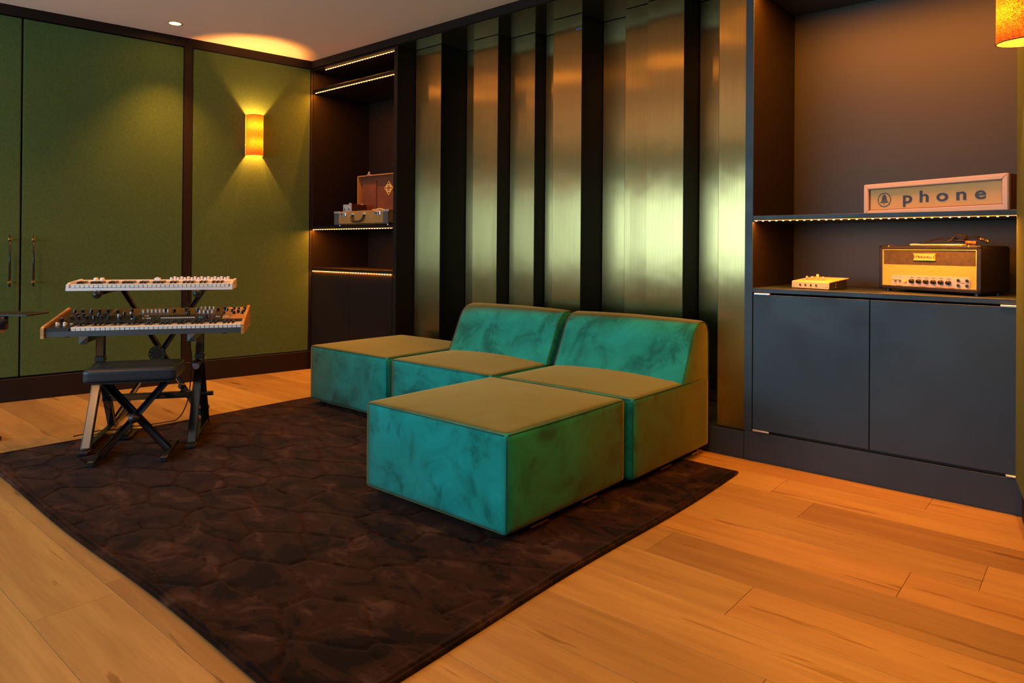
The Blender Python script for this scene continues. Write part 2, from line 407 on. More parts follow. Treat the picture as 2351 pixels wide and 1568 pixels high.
structure(placed(obj('baseboard_left', B(-0.03, 0.006, -6.6, 0.0, 0.0, 0.155, 0.003), M_brown)))
def door_leaf(name, y0, y1, hy):
    d = structure(placed(obj(name, B(-0.028, 0.0, y0, y1, 0.165, 2.59, 0.006, 2), M_green)))
    hb = nb(); cyl(hb, (0.052, hy, 0.775), (0.052, hy, 1.122), 0.0062, n=14)
    h = lab(obj('pull_handle', hb, M_metal, d, True), 'slim black bar handle on brass posts')
    for z in (0.805, 1.092):
        mb = nb(); cyl(mb, (0.0, hy, z), (0.052, hy, z), 0.005, n=10); box(mb, 0.040, 0.062, hy-0.010, hy+0.010, z-0.006, z+0.006, 0.001)
        obj('mount', mb, M_brassk, h)
    return d
door_leaf('door_1', -2.062, -1.047, -1.998)
door_leaf('door_2', -3.13, -2.072, -2.129)

# back wall: skyline of dark columns with brushed brass faces
wb = structure(obj('wall_back', B(1.126, 3.843, 0.62, 0.70, 0, CZ), M_black))
COLS = [(1.128, 1.414, 0.185), (1.414, 1.662, 0.460), (1.662, 1.905, 0.280), (1.905, 2.142, 0.415), (2.142, 2.396, 0.535),
        (2.396, 2.636, 0.285), (2.636, 2.885, 0.535), (2.885, 3.063, 0.408), (3.063, 3.312, 0.379), (3.312, 3.560, 0.590), (3.560, 3.685, 0.560), (3.685, 3.843, 0.030)]
TILT = [0.6, -0.5, 1.0, -0.8, 0.5, -0.6, 0.9, -1.0, 0.8, 0.4, -0.4, -0.7]
for i, (x0, x1, d) in enumerate(COLS):
    c_ = lab(obj('column', B(x0+0.001, x1-0.001, d+0.0015, 0.62, 0.136, 2.598), M_black, wb), 'black box column with a brass face')
    bm = nb(); nx, nz = 5, 40
    # thin sheet, very slightly wavy as fitted metal is
    rr = random.Random(i)
    a_, b_, c2 = rr.uniform(0, 6), rr.uniform(0, 6), rr.uniform(0.0002, 0.0006)
    vv = {}
    for ix in range(nx+1):
        for iz in range(nz+1):
            x = x0+0.003+(x1-x0-0.006)*ix/nx; z = 0.14+(2.596-0.14)*iz/nz
            vv[ix, iz] = bm.verts.new((x, d + TILT[i]*(ix/nx-0.5)*0.0045 + c2*math.sin(z*5+a_)*math.sin(ix*1.1+b_) - 0.0006, z))
    for ix in range(nx):
        for iz in range(nz): bm.faces.new((vv[ix, iz], vv[ix+1, iz], vv[ix+1, iz+1], vv[ix, iz+1]))
    box(bm, x0+0.003, x1-0.003, d+0.0009, d+0.0015, 0.14, 2.596)
    s_ = lab(obj('brass_sheet', bm, M_brass, c_), 'brushed brass sheet')
    for p_ in s_.data.polygons[:nx*nz]: p_.use_smooth = True
    if i == 5:
        lab(obj('glint_strip', B(2.585, 2.634, d-0.003, d-0.0005, 2.497, 2.502), M_blueglint, c_), 'tiny blue strip painting a glint at the edge')  # added strip that paints a bluish glint on the brass edge
structure(obj('leak_filler_1', B(-0.25, 0.003, 0.0, 0.75, 0, CZ), M_brown)); structure(obj('leak_filler_2', B(5.061, 5.3, 0.0, 0.75, 0, CZ), M_brown))  # corner fillers added beside the units to block light leaks
structure(obj('trim_4', B(1.126, 3.843, 0.0, 0.62, 2.60, CZ), M_soffit))
structure(obj('trim_5', B(0.004, 5.1, -0.012, 0.0, 2.604, CZ), M_brown))
structure(obj('baseboard_back', B(0.008, 3.843, -0.0, 0.62, 0.0, 0.134, 0.002), M_paint))
structure(obj('trim_6', B(3.844, 5.08, 0.0, 0.62, 0.0, 0.146, 0.002), M_paint))

# right wall (skewed the other way), covered in the same fabric
wr_ = structure(obj('wall_right', B(0.03, 0.14, -6.6, 0.0, 0, CZ), M_brown)); wr_.location = (4.965, -0.04, 0); wr_.rotation_euler = (0, 0, A)
for k, (a, b) in enumerate(((-1.3, 0.0), (-2.62, -1.32), (-3.94, -2.64), (-5.26, -3.96), (-6.5, -5.28))):
    obj('fabric_panel', B(0.0, 0.03, a, b, 0.155, 2.60, 0.006, 2), M_green, wr_)
br_ = structure(obj('baseboard_right', B(0.022, 0.03, -6.6, 0.0, 0, 0.15), M_brown)); br_.location = (4.965, -0.04, 0); br_.rotation_euler = (0, 0, A)
# front wall with the daylight window
fw = nb()
for a in ((-1.6, WX0, 0, CZ), (WX1, 6.6, 0, CZ), (WX0, WX1, 0, WZ0), (WX0, WX1, WZ1, CZ)): box(fw, a[0], a[1], -6.25, -6.1, a[2], a[3])
structure(obj('wall_front', fw, mat('green_grey_wall', (0.16, 0.19, 0.10), 0.8)))
wf = nb()
for a in ((WX0, WX0+0.05, WZ0, WZ1), (WX1-0.05, WX1, WZ0, WZ1), (WX0, WX1, WZ0, WZ0+0.05), (WX0, WX1, WZ1-0.05, WZ1), (WX0+2.0, WX0+2.05, WZ0, WZ1)):
    box(wf, a[0], a[1], -6.16, -6.1, a[2], a[3])
structure(obj('window_1', wf, M_black))

# ================================================================== BUILT-IN UNITS
def led_strip(parent, x0, x1, y, z, e=1.0, aim=0.0):
    s = lab(obj('light_strip', B(x0, x1, y-0.004, y+0.004, z-0.001, z+0.001), M_ledtape, parent), 'glowing amber light strip')
    bm = nb(); x = x0+0.012
    while x < x1: box(bm, x-0.0035, x+0.0035, y-0.0045, y+0.003, z-0.0045, z-0.0012); x += 0.0333
    b_ = lab(obj('lamp_bead', bm, M_led, s), 'row of tiny bright diodes'); b_['kind'] = 'stuff'
    light('strip_light', 'AREA', ((x0+x1)/2, y, z-0.006), 2.2*e*LED_E*(x1-x0), LEDC, (aim, 0, 0), s, shape='RECTANGLE', size=x1-x0, size_y=0.006)
    return s
def hinge(parent, x0, x1, z):
    hb = B(x0, x1, -0.012, 0.002, z-0.004, z+0.004, 0.001); box(hb, x0+0.01, x1-0.002, -0.014, -0.011, z-0.0015, z+0.0015)
    return lab(obj('hinge', hb, M_steel, parent), 'bright steel flap hinge')

def unit(label, X0, X1, xl, xr, split, zc, right):
    P_ = M_paint if right else M_umber
    u = thing('built_in_cabinet', label, 'cabinet', (0, 0, 0))
    D = 0.60
    o = obj('side_panel', B(X0, xl, 0.0, D+0.02, 0.148, 2.60, 0.001), P_, u)
    obj('side_panel', B(xr, X1, 0.0, D+0.02, 0.148, 2.60, 0.001), P_, u)
    obj('back_panel', B(xl, xr, D, D+0.02, 0.148, 2.60), M_nicheshade if right else M_umber, u)
    obj('top_panel', B(xl, xr, 0.0, D, 2.585, 2.60), P_, u)
    obj('shelf', B(xl, xr, 0.0, D, 2.391, 2.417, 0.001), P_, u)
    obj('shelf', B(xl, xr, 0.0, D, 1.211, 1.231, 0.001), P_, u)
    obj('countertop', B(xl, xr, 0.0, D, zc-0.022, zc, 0.001), P_, u)
    obj('base_panel', B(xl, xr, 0.01, D, 0.148, 0.156), M_black, u)
    led_strip(u, xl+0.02, xr-0.004, 0.006, 2.387, 2.6 if right else 1.0)
    if right:
        lab(obj('side_shade', B(xl, xl+0.002, 0.004, D, zc+0.001, 1.210), M_umber, u), 'thin dark sheet painting shade on the inner side'); lab(obj('side_shade', B(xl, xl+0.002, 0.004, D, 1.232, 2.39), M_umber, u), 'thin dark sheet painting shade on the inner side')  # thin dark sheets added to put shade on the inner side
    led_strip(u, xl+0.004, xr-0.004, 0.005, 1.207, 1.0)
    if not right:
        led_strip(u, xl+0.13, xr-0.004, 0.03, 2.578, 1.0)
        led_strip(u, xl+0.01, xr-0.004, -0.003, zc-0.027, 0.15)
    for a, b in ((xl+0.004, split-0.0015), (split+0.0015, xr-0.004)):
        d = obj('door', B(a, b, -0.001, 0.018, 0.159, zc-0.031, 0.0015, 1), P_, u)
        if right:
            if a < split-0.1: hinge(d, a+0.004, a+0.085, 0.155); hinge(d, a+0.008, a+0.085, zc-0.028)
            else: hinge(d, b-0.10, b-0.012, 0.155); hinge(d, b-0.12, b-0.02, zc-0.028)
    return u
unit('dark painted built-in shelf unit in the left corner beside the green wall', 0.004, 1.126, 0.010, 1.085, 0.54, 0.877, False)
unit('dark blue-grey built-in shelf unit at right holding the phone sign', 3.843, 5.06, 3.884, 5.035, 4.424, 0.868, True)

# ================================================================== SCONCES AND DOWNLIGHTS
def sconce(label, loc, rotz):
    t = thing('wall_sconce', label, 'wall lamp', loc, rotz, )
    R, Dp, H = 0.068, 0.098, 0.33
    bm = nb(); n = 28; T = 0.002
    ring = []
    for k in range(n+1):
        a = -PI/2 + PI*k/n
        ring.append((Dp*math.cos(a), R*math.sin(a)))
    vv = [[bm.verts.new((x, y, z)) for x, y in ring] for z in (0, H)]
    for k in range(n): bm.faces.new((vv[0][k], vv[0][k+1], vv[1][k+1], vv[1][k]))
    obj('lamp_shade', bm, M_shade, t, True)
    rb = nb()
    for z in (0.0015, H-0.0015): tube(rb, [(x, y, z) for x, y in ring], 0.0022, 6)
    obj('shade_rim', rb, mat('shade_rim_brown', (0.22, 0.08, 0.02), 0.6), t)
    obj('back_plate', B(0.0, 0.008, -0.045, 0.045, 0.05, H-0.05, 0.002), M_brown, t)
    bb = nb(); cyl(bb, (0.008, 0, H/2-0.02), (0.045, 0, H/2-0.02), 0.012); sph(bb, (0.045, 0, H/2), 0.018, n=8)
    b_ = obj('bulb', bb, M_bulb, t)
    light('bulb_light', 'POINT', (0.045, 0, H-0.093), 27, (1.0, 0.48, 0.14), parent=t, shadow_soft_size=0.005)
    light('bulb_glow', 'POINT', (0.045, 0, H-0.076), 26, (1.0, 0.34, 0.02), parent=t, shadow_soft_size=0.007)
    light('bulb_light', 'POINT', (0.045, 0, 0.10), 48, WARM, parent=t, shadow_soft_size=0.006)
    return t
def on_left(s, off=0.0): # point at distance s along the left wall
    return (s*math.sin(A)+off*math.cos(A), s*math.cos(A)-off*math.sin(A))
p_ = on_left(-0.505, 0.001)
sconce('woven amber half-round sconce on the green left wall', (p_[0], p_[1], 1.797), -A)
def on_right(s, off=0.0): return (4.965 - s*math.sin(A) - off*math.cos(A), -0.04 + s*math.cos(A) - off*math.sin(A))
p_ = on_right(-0.42, 0.001)
sconce('woven amber sconce cropped at the top right edge of the photo', (p_[0], p_[1], 1.79), PI+A)

for s0, fn, nm in ((-4.0, on_left, 'added unseen woven amber sconce on the green left wall, left of the doors, to brighten the ceiling'), (-5.0, on_right, 'added unseen woven amber sconce on the right green wall to brighten the ceiling')):  # unseen extra sconces, added to brighten the ceiling
    p_ = fn(s0, 0.001)
    sconce(nm, (p_[0], p_[1], 1.79), -A if fn is on_left else PI+A)
first = None
for i, (x, y) in enumerate(DOWN):
    labl = 'small round recessed downlight in the ceiling above the green doors' if i == 0 else 'recessed ceiling downlight outside the frame, ' + ['', 'above the left velvet seats', 'above the near ottoman', 'above the floor before the right cabinet', 'beside the right sconce', 'above the keyboard stool', 'above the bare floor right of the rug', 'above the front edge of the rug', 'near the front left corner of the room', 'just before the camera', 'added near the window end at left for ceiling bounce', 'added before the middle of the window for ceiling bounce', 'added near the window end at right for ceiling bounce'][i]
    if first is None:
        t = thing('ceiling_downlight', labl, 'ceiling light', (x, y, CZ))
        bm = nb(); tube(bm, [(0.043*math.cos(a*PI/12), 0.043*math.sin(a*PI/12), -0.001) for a in range(24)], 0.004, 6, True)
        ring = obj('trim_ring', bm, M_brassk, t); bm = nb(); cyl(bm, (0, 0, -0.0015), (0, 0, 0.0), 0.039, n=24)
        lens = obj('lens', bm, M_downlamp, t); first = (t, ring, lens)
    else:
        t = first[0].copy(); COL.objects.link(t); t.location = (x, y, CZ)
        t['label'] = labl; t['group'] = 'ceiling downlights outside the frame'
        inst(first[1], t); inst(first[2], t)
    light('downlight_beam', 'SPOT', (0, 0, -0.012), DOWN_E*PI*(2.2 if i == 0 else 1.5 if y < -3.3 else 1.0), WARM, (0, 0, 0), t, spot_size=math.radians(88), spot_blend=0.9, shadow_soft_size=0.03)

# ================================================================== RUG
def make_rug():
    x0, x1, y0, y1 = 1.045, 3.92, -2.553, -0.247
    nx, ny = 360, 290
    xs = np.linspace(0, 1, nx); ys = np.linspace(0, 1, ny); Xg, Yg = np.meshgrid(xs, ys)
    X = x0 + Xg*(x1-x0); Y = y0 + Yg*(y1-y0)
    # slightly wavy outline
    edge = 0.008*np.sin(Yg*9+1)*np.where(Xg > .5, 1, -1)*np.abs(Xg-.5)*2; X = X + edge*1.0
    Y = Y + 0.007*np.sin(Xg*11)*(np.abs(Yg-.5)*2)**2
    rng = np.random.RandomState(5)
    # irregular stitched stones: cell borders of a jittered running-bond grid
    pts = []; ph, pw = 0.135, 0.36
    for j in range(-1, int((y1-y0)/ph)+2):
        for i in range(-1, int((x1-x0)/pw)+2):
            pts.append((x0+(i+0.5*(j % 2))*pw+rng.uniform(-.09, .09), y0+j*ph+rng.uniform(-.03, .03)))
    pts = np.array(pts); wx = X+0.004*np.sin(Y*31+X*9); wy = Y+0.25*(X-2.4)*0.0+0.004*np.sin(X*27+1.0)
    d1 = np.full(X.shape, 9.0); d2 = np.full(X.shape, 9.0)
    for px, py in pts:
        d = np.hypot((wx-px)*0.55, wy-py); m_ = d < d1
        d2 = np.where(m_, d1, np.minimum(d2, d)); d1 = np.where(m_, d, d1)
    G = d2-d1
    groove = np.exp(-(G/0.0055)**2)
    puffy = np.clip(G/0.03, 0, 1)**0.5
    und = np.zeros(X.shape)
    for _ in range(26):
        kx, ky, p0 = rng.uniform(-26, 26), rng.uniform(-34, 34), rng.uniform(0, 6.3); und += np.sin(kx*X+ky*Y+p0)/(3+0.14*math.hypot(kx, ky))
    Z = 0.0125 + 0.0014*puffy - 0.0056*groove + 0.0012*und
    e = np.minimum(np.minimum(Xg, 1-Xg)*(x1-x0), np.minimum(Yg, 1-Yg)*(y1-y0))
    Z = np.where(e < 0.028, 0.016*np.sqrt(np.clip(1-((e-0.014)/0.014)**2, 0, 1))+0.002, Z)
    co = np.stack([X, Y, Z], -1).reshape(-1, 3)
    idx = np.arange(nx*ny).reshape(ny, nx)
    fs = np.stack([idx[:-1, :-1], idx[:-1, 1:], idx[1:, 1:], idx[1:, :-1]], -1).reshape(-1, 4)
    me = bpy.data.meshes.new('rug'); me.from_pydata(co.tolist(), [], fs.tolist())
    me.polygons.foreach_set('use_smooth', [True]*len(me.polygons)); me.materials.append(M_rug)
    o = bpy.data.objects.new('rug', me); COL.objects.link(o)
    tag(o, 'dark brown plush rug with stitched stone pattern lying on the oak floor', 'rug')
    bd = nb(); pts = [(x0, y0), (x1, y0), (x1, y1), (x0, y1)]; pp = []
    for i in range(4):
        a, b = pts[i], pts[(i+1) % 4]
        for k in range(40):
            q = k/40; x = a[0]+(b[0]-a[0])*q; y = a[1]+(b[1]-a[1])*q
            xn = (x-x0)/(x1-x0); yn = (y-y0)/(y1-y0)
            X_ = x + 0.008*math.sin(yn*9+1)*(1 if xn > .5 else -1)*abs(xn-.5)*2
            pp.append((X_, y + 0.007*math.sin(xn*11)*(abs(yn-.5)*2)**2, 0.007))
    tube(bd, pp, 0.007, 8, True)
    obj('border_piping', bd, M_rug, o, True)
make_rug()

# ================================================================== SOFA MODULES
def leg_piece(): 
    bm = nb(); box(bm, -0.022, 0.022, -0.022, 0.022, 0.0, 0.026, 0.003); return bm
LEG = None
def module(name, label, cat, x, y, back, group, w=0.80, d=0.80, h=0.362, zf=0.040, clips=()):
    global LEG
    t = thing(name, label, cat, (x, y, 0))
    t['group'] = group
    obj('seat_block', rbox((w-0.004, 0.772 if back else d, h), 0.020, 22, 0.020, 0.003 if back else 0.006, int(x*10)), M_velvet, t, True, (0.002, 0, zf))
    top = zf+h-0.006
    pp = nb(); i = 0.006
    r = 0.0022
    path = [(i+.012, i-.003, top), (w/2, i-.006, top+.001), (w-i-.012, i-.003, top)]
    tube(pp, spline(path, 8), r, 6)
    tube(pp, spline([(w-i, i+.01, top), (w-i+.004, d/2, top+.001), (w-i, d-.02, top)], 8), r, 6)
    tube(pp, spline([(w-i-.001, i+.001, top-.004), (w-i+.002, i-.002, zf+.10), (w-i-.001, i+.001, zf+.02)], 6), r*0.8, 6)
    obj('seam_piping', pp, M_seam, t, True)
    z0 = 0.016
    for fx in (0.07, w-0.07):
        for fy in (0.07, d-0.07):
            if LEG is None:
                LEG = obj('foot', leg_piece(), M_plastic, t, loc=(fx, fy, z0)); 
            else: inst(LEG, t, (fx, fy, z0), name='foot')
    for cy in clips:
        cb = nb(); box(cb, w-0.002, w+0.003, cy-0.052, cy+0.052, zf-0.006, zf-0.002); box(cb, w-0.001, w+0.001, cy+0.010, cy+0.014, zf-0.015, zf-0.005)
        lab(obj('connector_clip', cb, M_brassk, t), 'brass coloured linking bracket')
    if back:
        prof = [(0.455, 0.36), (0.470, 0.405), (0.505, 0.475), (0.540, 0.550), (0.570, 0.615), (0.597, 0.655), (0.632, 0.683), (0.675, 0.694), (0.715, 0.690), (0.742, 0.674), (0.758, 0.645), (0.765, 0.600), (0.768, 0.500), (0.768, 0.42), (0.768, 0.36)]
        ps = spline([(a, b, 0) for a, b in prof], 5); P2 = [(v.x, v.y) for v in ps]
        n = len(P2); cen = (0.64, 0.5)
        nrm = []
        for k in range(n):
            a = Vector(P2[max(k-1, 0)]); b = Vector(P2[min(k+1, n-1)]); tt = (b-a).normalized(); nrm.append(Vector((tt.y, -tt.x)))
        bm = nb(); R = 0.020; rings = []
        w_ = w; xs = [R*(1-math.cos(a)) for a in [0, PI/10, PI/5, PI*0.3, PI*0.4, PI/2]]
        st = [(xx, R-math.sqrt(max(0, R*R-(R-xx)**2))) for xx in xs]
        st = st + [(0.15, -0.004), (0.4, -0.007), (0.65, -0.004)] + [(w-a, b) for a, b in st[::-1]]
        for xx, off in st:
            xx = 0.003+xx*(w-0.006)/w
            rings.append([bm.verts.new((xx, P2[k][0]+nrm[k].x*off, P2[k][1]+nrm[k].y*off)) for k in range(n)])
        for i2 in range(len(rings)-1):
            for k in range(n-1): bm.faces.new((rings[i2][k], rings[i2+1][k], rings[i2+1][k+1], rings[i2][k+1]))
        bm.faces.new(rings[0]); bm.faces.new(rings[-1][::-1])
        bmesh.ops.recalc_face_normals(bm, faces=bm.faces[:])
        # side wall of the back continues down the flank of the seat
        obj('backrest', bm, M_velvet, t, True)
        sp = nb()
        for xx in (0.004, w-0.004): tube(sp, [(xx, P2[k][0]+nrm[k].x*0.007, P2[k][1]+nrm[k].y*0.007) for k in range(0, n, 2)], 0.0022, 6)
        obj('back_piping', sp, M_seam, t, True)
    return t
G1 = 'teal velvet sofa modules'
module('velvet_ottoman', 'teal velvet ottoman block nearest the camera on the brown rug', 'ottoman', 2.838, -1.600, False, G1, clips=(0.19, 0.52))
module('velvet_ottoman', 'teal velvet ottoman at the far left end of the sofa, no backrest', 'ottoman', 1.195, -0.795, False, G1)
module('armless_sofa_seat', 'teal velvet armless seat with backrest, the left one of two', 'sofa', 2.030, -0.795, True, G1)
module('armless_sofa_seat', 'teal velvet armless seat with backrest, right end behind the near ottoman', 'sofa', 2.868, -0.790, True, G1, clips=(0.30, 0.62))

# ================================================================== KEYBOARD CORNER  (local frame: x along the keys, y away from the player)
KF = (1.369, -2.195, 0.0); KR = math.atan2(0.838, 0.545)
def kthing(name, label, cat, group=None): return thing(name, label, cat, KF, KR, group)

# --- A-frame steel stand
st = kthing('keyboard_stand', 'glossy steel A-frame stand under the black synthesizer', 'stand')
for sx, side in ((0.0, -1), (0.49, 1)):
    bm = nb(); bar(bm, (sx, 0.0, 0.030), (sx, 0.55, 0.030), 0.032, 0.024, bev=0.003); obj('foot_beam', bm, M_gloss, st)
    bm = nb(); box(bm, sx-0.026, sx+0.026, -0.035, 0.03, 0.018, 0.034, 0.003); box(bm, sx-0.02, sx+0.02, 0.52, 0.57, 0.018, 0.034, 0.003); obj('end_cap', bm, M_plastic, st)
    bm = nb(); bar(bm, (sx-0.002*side, 0.02, 0.036), (sx, 0.255, 0.40), 0.036, 0.026, up=(0, 1, 0.2), bev=0.003); lab(obj('front_leg', bm, M_dullsteel if sx == 0 else M_gloss, st), 'perforated bright steel leg')
    bm = nb(); bar(bm, (sx, 0.52, 0.036), (sx, 0.29, 0.40), 0.034, 0.024, up=(0, 1, 0.2), bev=0.003); obj('rear_leg', bm, M_gloss, st)
    bm = nb(); bar(bm, (sx, 0.272, 0.37), (sx, 0.272, 0.575), 0.034, 0.030, up=(0, 1, 0), bev=0.003); obj('upright', bm, M_gloss, st)
    bm = nb(); box(bm, sx-0.024, sx+0.024, 0.248, 0.296, 0.435, 0.465, 0.004); obj('height_clamp', bm, M_plastic, st)
    bm = nb(); cyl(bm, (sx-0.012, 0.258, 0.405), (sx-0.012, 0.222, 0.398), 0.027, 0.021, 20); k_ = obj('locking_knob', bm, M_plastic, st, True)
    bm = nb(); cyl(bm, (sx-0.012, 0.222, 0.398), (sx-0.012, 0.218, 0.3975), 0.017, n=20); lab(obj('knob_cap', bm, mat('violet_grey_%d' % (sx*10), (0.30, 0.26, 0.42), 0.25), k_), 'shiny violet cap')
    bm = nb(); bar(bm, (sx, -0.03, 0.586), (sx, 0.35, 0.586), 0.032, 0.030, bev=0.003); a_ = obj('support_arm', bm, M_gloss, st)
    bm = nb(); bmesh.ops.create_cone(bm, cap_ends=True, segments=4, radius1=0.028, radius2=0.001, depth=0.014, matrix=Matrix.Translation((sx, -0.037, 0.586)) @ Matrix.Rotation(PI/2, 4, 'X') @ Matrix.Rotation(PI/4, 4, 'Z'))
    lab(obj('arm_cap', bm, M_slate, a_), 'faceted grey end cap')
bm = nb(); bar(bm, (0.01, 0.278, 0.236), (0.48, 0.278, 0.236), 0.030, 0.034, bev=0.003); obj('crossbar', bm, M_gloss, st)
bm = nb(); cyl(bm, (0.40, 0.278, 0.252), (0.40, 0.278, 0.268), 0.008); sph(bm, (0.40, 0.278, 0.281), 0.021, (1, 1, 0.75), 8); obj('crossbar_knob', bm, M_plastic, st, True)
bm = nb(); cyl(bm, (0.49, 0.278, 0.236), (0.545, 0.278, 0.236), 0.007); cyl(bm, (0.53, 0.278, 0.236), (0.56, 0.278, 0.236), 0.013); obj('side_bolt', bm, M_plastic, st)

# --- X stand behind, carrying the white controller
xs_ = kthing('crossed_keyboard_stand', 'tall black X-braced stand holding the white keyboard', 'stand')
for (a, b, yo) in (((-0.012, 0.04), (0.463, 0.80), 0.620), ((0.443, 0.04), (0.018, 0.80), 0.648)):
    bm = nb(); bar(bm, (a[0], yo, a[1]), (b[0], yo, b[1]), 0.022, 0.024, up=(0, 1, 0), bev=0.003); obj('cross_tube', bm, M_metal, xs_, True)
bm = nb(); cyl(bm, (0.213, 0.608, 0.42), (0.213, 0.600, 0.42), 0.047, n=28); dk = obj('locking_disc', bm, M_metal, xs_)
bm = nb()
for k in range(10): cyl(bm, (0.213+0.036*math.cos(k*PI/5), 0.601, 0.42+0.036*math.sin(k*PI/5)), (0.213+0.036*math.cos(k*PI/5), 0.5985, 0.42+0.036*math.sin(k*PI/5)), 0.0052, n=10)
lab(obj('disc_hole', bm, M_green, dk), 'ring of adjustment holes')['kind'] = 'stuff'
for x in (-0.012, 0.443):
    bm = nb(); bar(bm, (x, 0.60, 0.026), (x, 0.93, 0.026), 0.024, 0.024, bev=0.004); f_ = obj('foot_bar', bm, M_metal, xs_)
    bm = nb(); cyl(bm, (x, 0.585, 0.020), (x, 0.625, 0.020), 0.019, n=14); cyl(bm, (x, 0.90, 0.020), (x, 0.938, 0.020), 0.019, n=14); obj('rubber_end', bm, mat('brown_rubber', (0.10, 0.045, 0.02), 0.6), f_, True)
for x in (0.03, 0.50):
    bm = nb(); cyl(bm, (x, 0.10, 0.811), (x, 0.66, 0.811), 0.0125, n=12); a_ = obj('support_arm', bm, M_metal, xs_, True)
    bm = nb(); sph(bm, (x, 0.075, 0.806), 0.021, n=10); cyl(bm, (x, 0.085, 0.807), (x, 0.115, 0.81), 0.017, n=14); lab(obj('ball_stop', bm, M_bkey, a_, True), 'glossy black ball end stop')

# --- black synthesizer
def keys(parent, x0, x1, y0, depth, ztop, n_white, blackdepth):
    """white and black keys, one object each"""
    w = (x1-x0)/n_white
    bm = nb(); box(bm, 0.0007, w-0.0007, 0, depth, -0.006, 0.0, 0.0008); box(bm, 0.0016, w-0.0016, 0.003, 0.008, -0.017, -0.005)
    wk = obj('white_key', bm, M_ivory, parent, loc=(x0, y0, ztop))
    for i in range(1, n_white): inst(wk, parent, (x0+i*w, y0, ztop), name='white_key')
    bk = None
    for i in range(n_white-1):
        if i % 7 in (2, 6): continue
        x = x0+(i+1)*w
        if bk is None:
            bm = nb(); prism(bm, [(0, 0), (0.006, 0.0105), (blackdepth, 0.0115), (blackdepth, 0)], 'x', -w*0.27, w*0.27)
            bk = obj('black_key', bm, M_bkey, parent, loc=(x, y0+depth-blackdepth, ztop))
        else: inst(bk, parent, (x, y0+depth-blackdepth, ztop), name='black_key')
sy = kthing('synthesizer', 'black analogue synthesizer with orange wooden end cheeks and many knobs', 'keyboard')
x0, x1, yf, yb, zb = -0.185, 0.742, -0.02, 0.37, 0.605
bm = nb(); prism(bm, [(yf, zb), (yf, zb+0.026), (yf+0.02, zb+0.026), (yf+0.145, zb+0.026), (yf+0.145, zb+0.052), (yb, zb+0.098), (yb, zb)], 'x', x0+0.014, x1-0.014)
obj('case', bm, M_slate, sy)
bm = nb(); prism(bm, [(yf, zb+0.026), (yf, zb+0.044), (yf+0.15, zb+0.054), (yf+0.15, zb+0.026)], 'x', x0+0.014, x0+0.118); lab(obj('wheel_block', bm, M_plastic, sy), 'black block around the two wheels')
sl = math.atan2(0.046, yb-yf-0.145)
bm = nb(); prism(bm, [(yf+0.146, zb+0.053), (yb-0.002, zb+0.099), (yb-0.002, zb+0.102), (yf+0.146, zb+0.056)], 'x', x0+0.016, x1-0.016); lab(obj('control_panel', bm, mat('brown_black_panel', (0.028, 0.02, 0.015), 0.4), sy), 'sloping dark control panel')
bm = nb(); prism(bm, [(yf+0.16, zb+0.0585), (yb-0.01, zb+0.1015), (yb-0.01, zb+0.1022), (yf+0.16, zb+0.0592)], 'x', x1-0.125, x1-0.02); lab(obj('panel_overlay', bm, M_wood, sy), 'orange section of the panel at the right end')
for x, n_ in ((x0, 'end_cheek'), (x1-0.014, 'end_cheek')):
    bm = nb(); prism(bm, [(yf-0.012, zb-0.006), (yf-0.012, zb+0.044), (yf+0.002, zb+0.052), (yb+0.004, zb+0.112), (yb+0.004, zb-0.004)], 'x', x, x+0.014); lab(obj(n_, bm, M_wood, sy), 'orange wooden cheek')
keys(sy, x0+0.122, x1-0.016, yf+0.006, 0.134, zb+0.044, 36, 0.088)
# knobs, faders and buttons on the sloping panel
def pz(y): return zb+0.056 + (y-(yf+0.146))*math.tan(sl)
bm = nb(); cyl(bm, (0, 0, 0), (0, 0, 0.017), 0.0085, 0.0075, 12); box(bm, -0.001, 0.001, -0.0075, 0.0, 0.017, 0.0185); KN = obj('knob', bm, M_bkey, sy, loc=(x0+0.04, yf+0.165, pz(yf+0.165)), rot=(sl, 0, 0))
kt = nb(); cyl(kt, (0, 0, 0.0172), (0, 0, 0.0182), 0.0058, n=12); KT = obj('knob_top', kt, M_grey, KN)
rk = random.Random(3)
ks = []
for u in (0.075, 0.105, 0.14, 0.175, 0.21): ks += [(u, 0.20), (u+0.01, 0.25)]
for u in (0.05, 0.09, 0.13, 0.17, 0.21): ks += [(u, 0.325)]
ks += [(0.245, 0.20), (0.26, 0.31), (0.30, 0.27), (0.30, 0.19), (0.325, 0.325), (0.345, 0.22), (0.375, 0.18), (0.49, 0.33), (0.54, 0.31), (0.60, 0.33), (0.62, 0.27), (0.655, 0.32), (0.72, 0.19), (0.80, 0.25), (0.81, 0.31), (0.84, 0.29), (0.845, 0.34), (0.855, 0.25), (0.87, 0.32), (0.875, 0.27), (0.895, 0.25), (0.90, 0.29), (0.905, 0.33), (0.80, 0.34), (0.765, 0.32)]
for u, v in ks:
    o = inst(KN, sy, (x0+u, yf+v, pz(yf+v)), (sl, 0, rk.uniform(-2, 2)), 'knob'); inst(KT, o, name='knob_top')
bm = nb(); box(bm, -0.0042, 0.0042, -0.003, 0.003, 0.0, 0.019, 0.001); FD = lab(obj('fader', bm, M_white, sy, loc=(x0+0.39, yf+0.29, pz(yf+0.29)), rot=(sl, 0, 0)), 'white fader cap')
for u, v in [(0.285, 0.22), (0.335, 0.26)] + [(0.41+0.02*k, 0.30) for k in range(6)] + [(0.675+0.021*k, 0.34) for k in range(4)] + [(0.675+0.021*k, 0.27) for k in range(4)]:
    inst(FD, sy, (x0+u, yf+v, pz(yf+v)), (sl, 0, 0), 'fader')
BT = {}
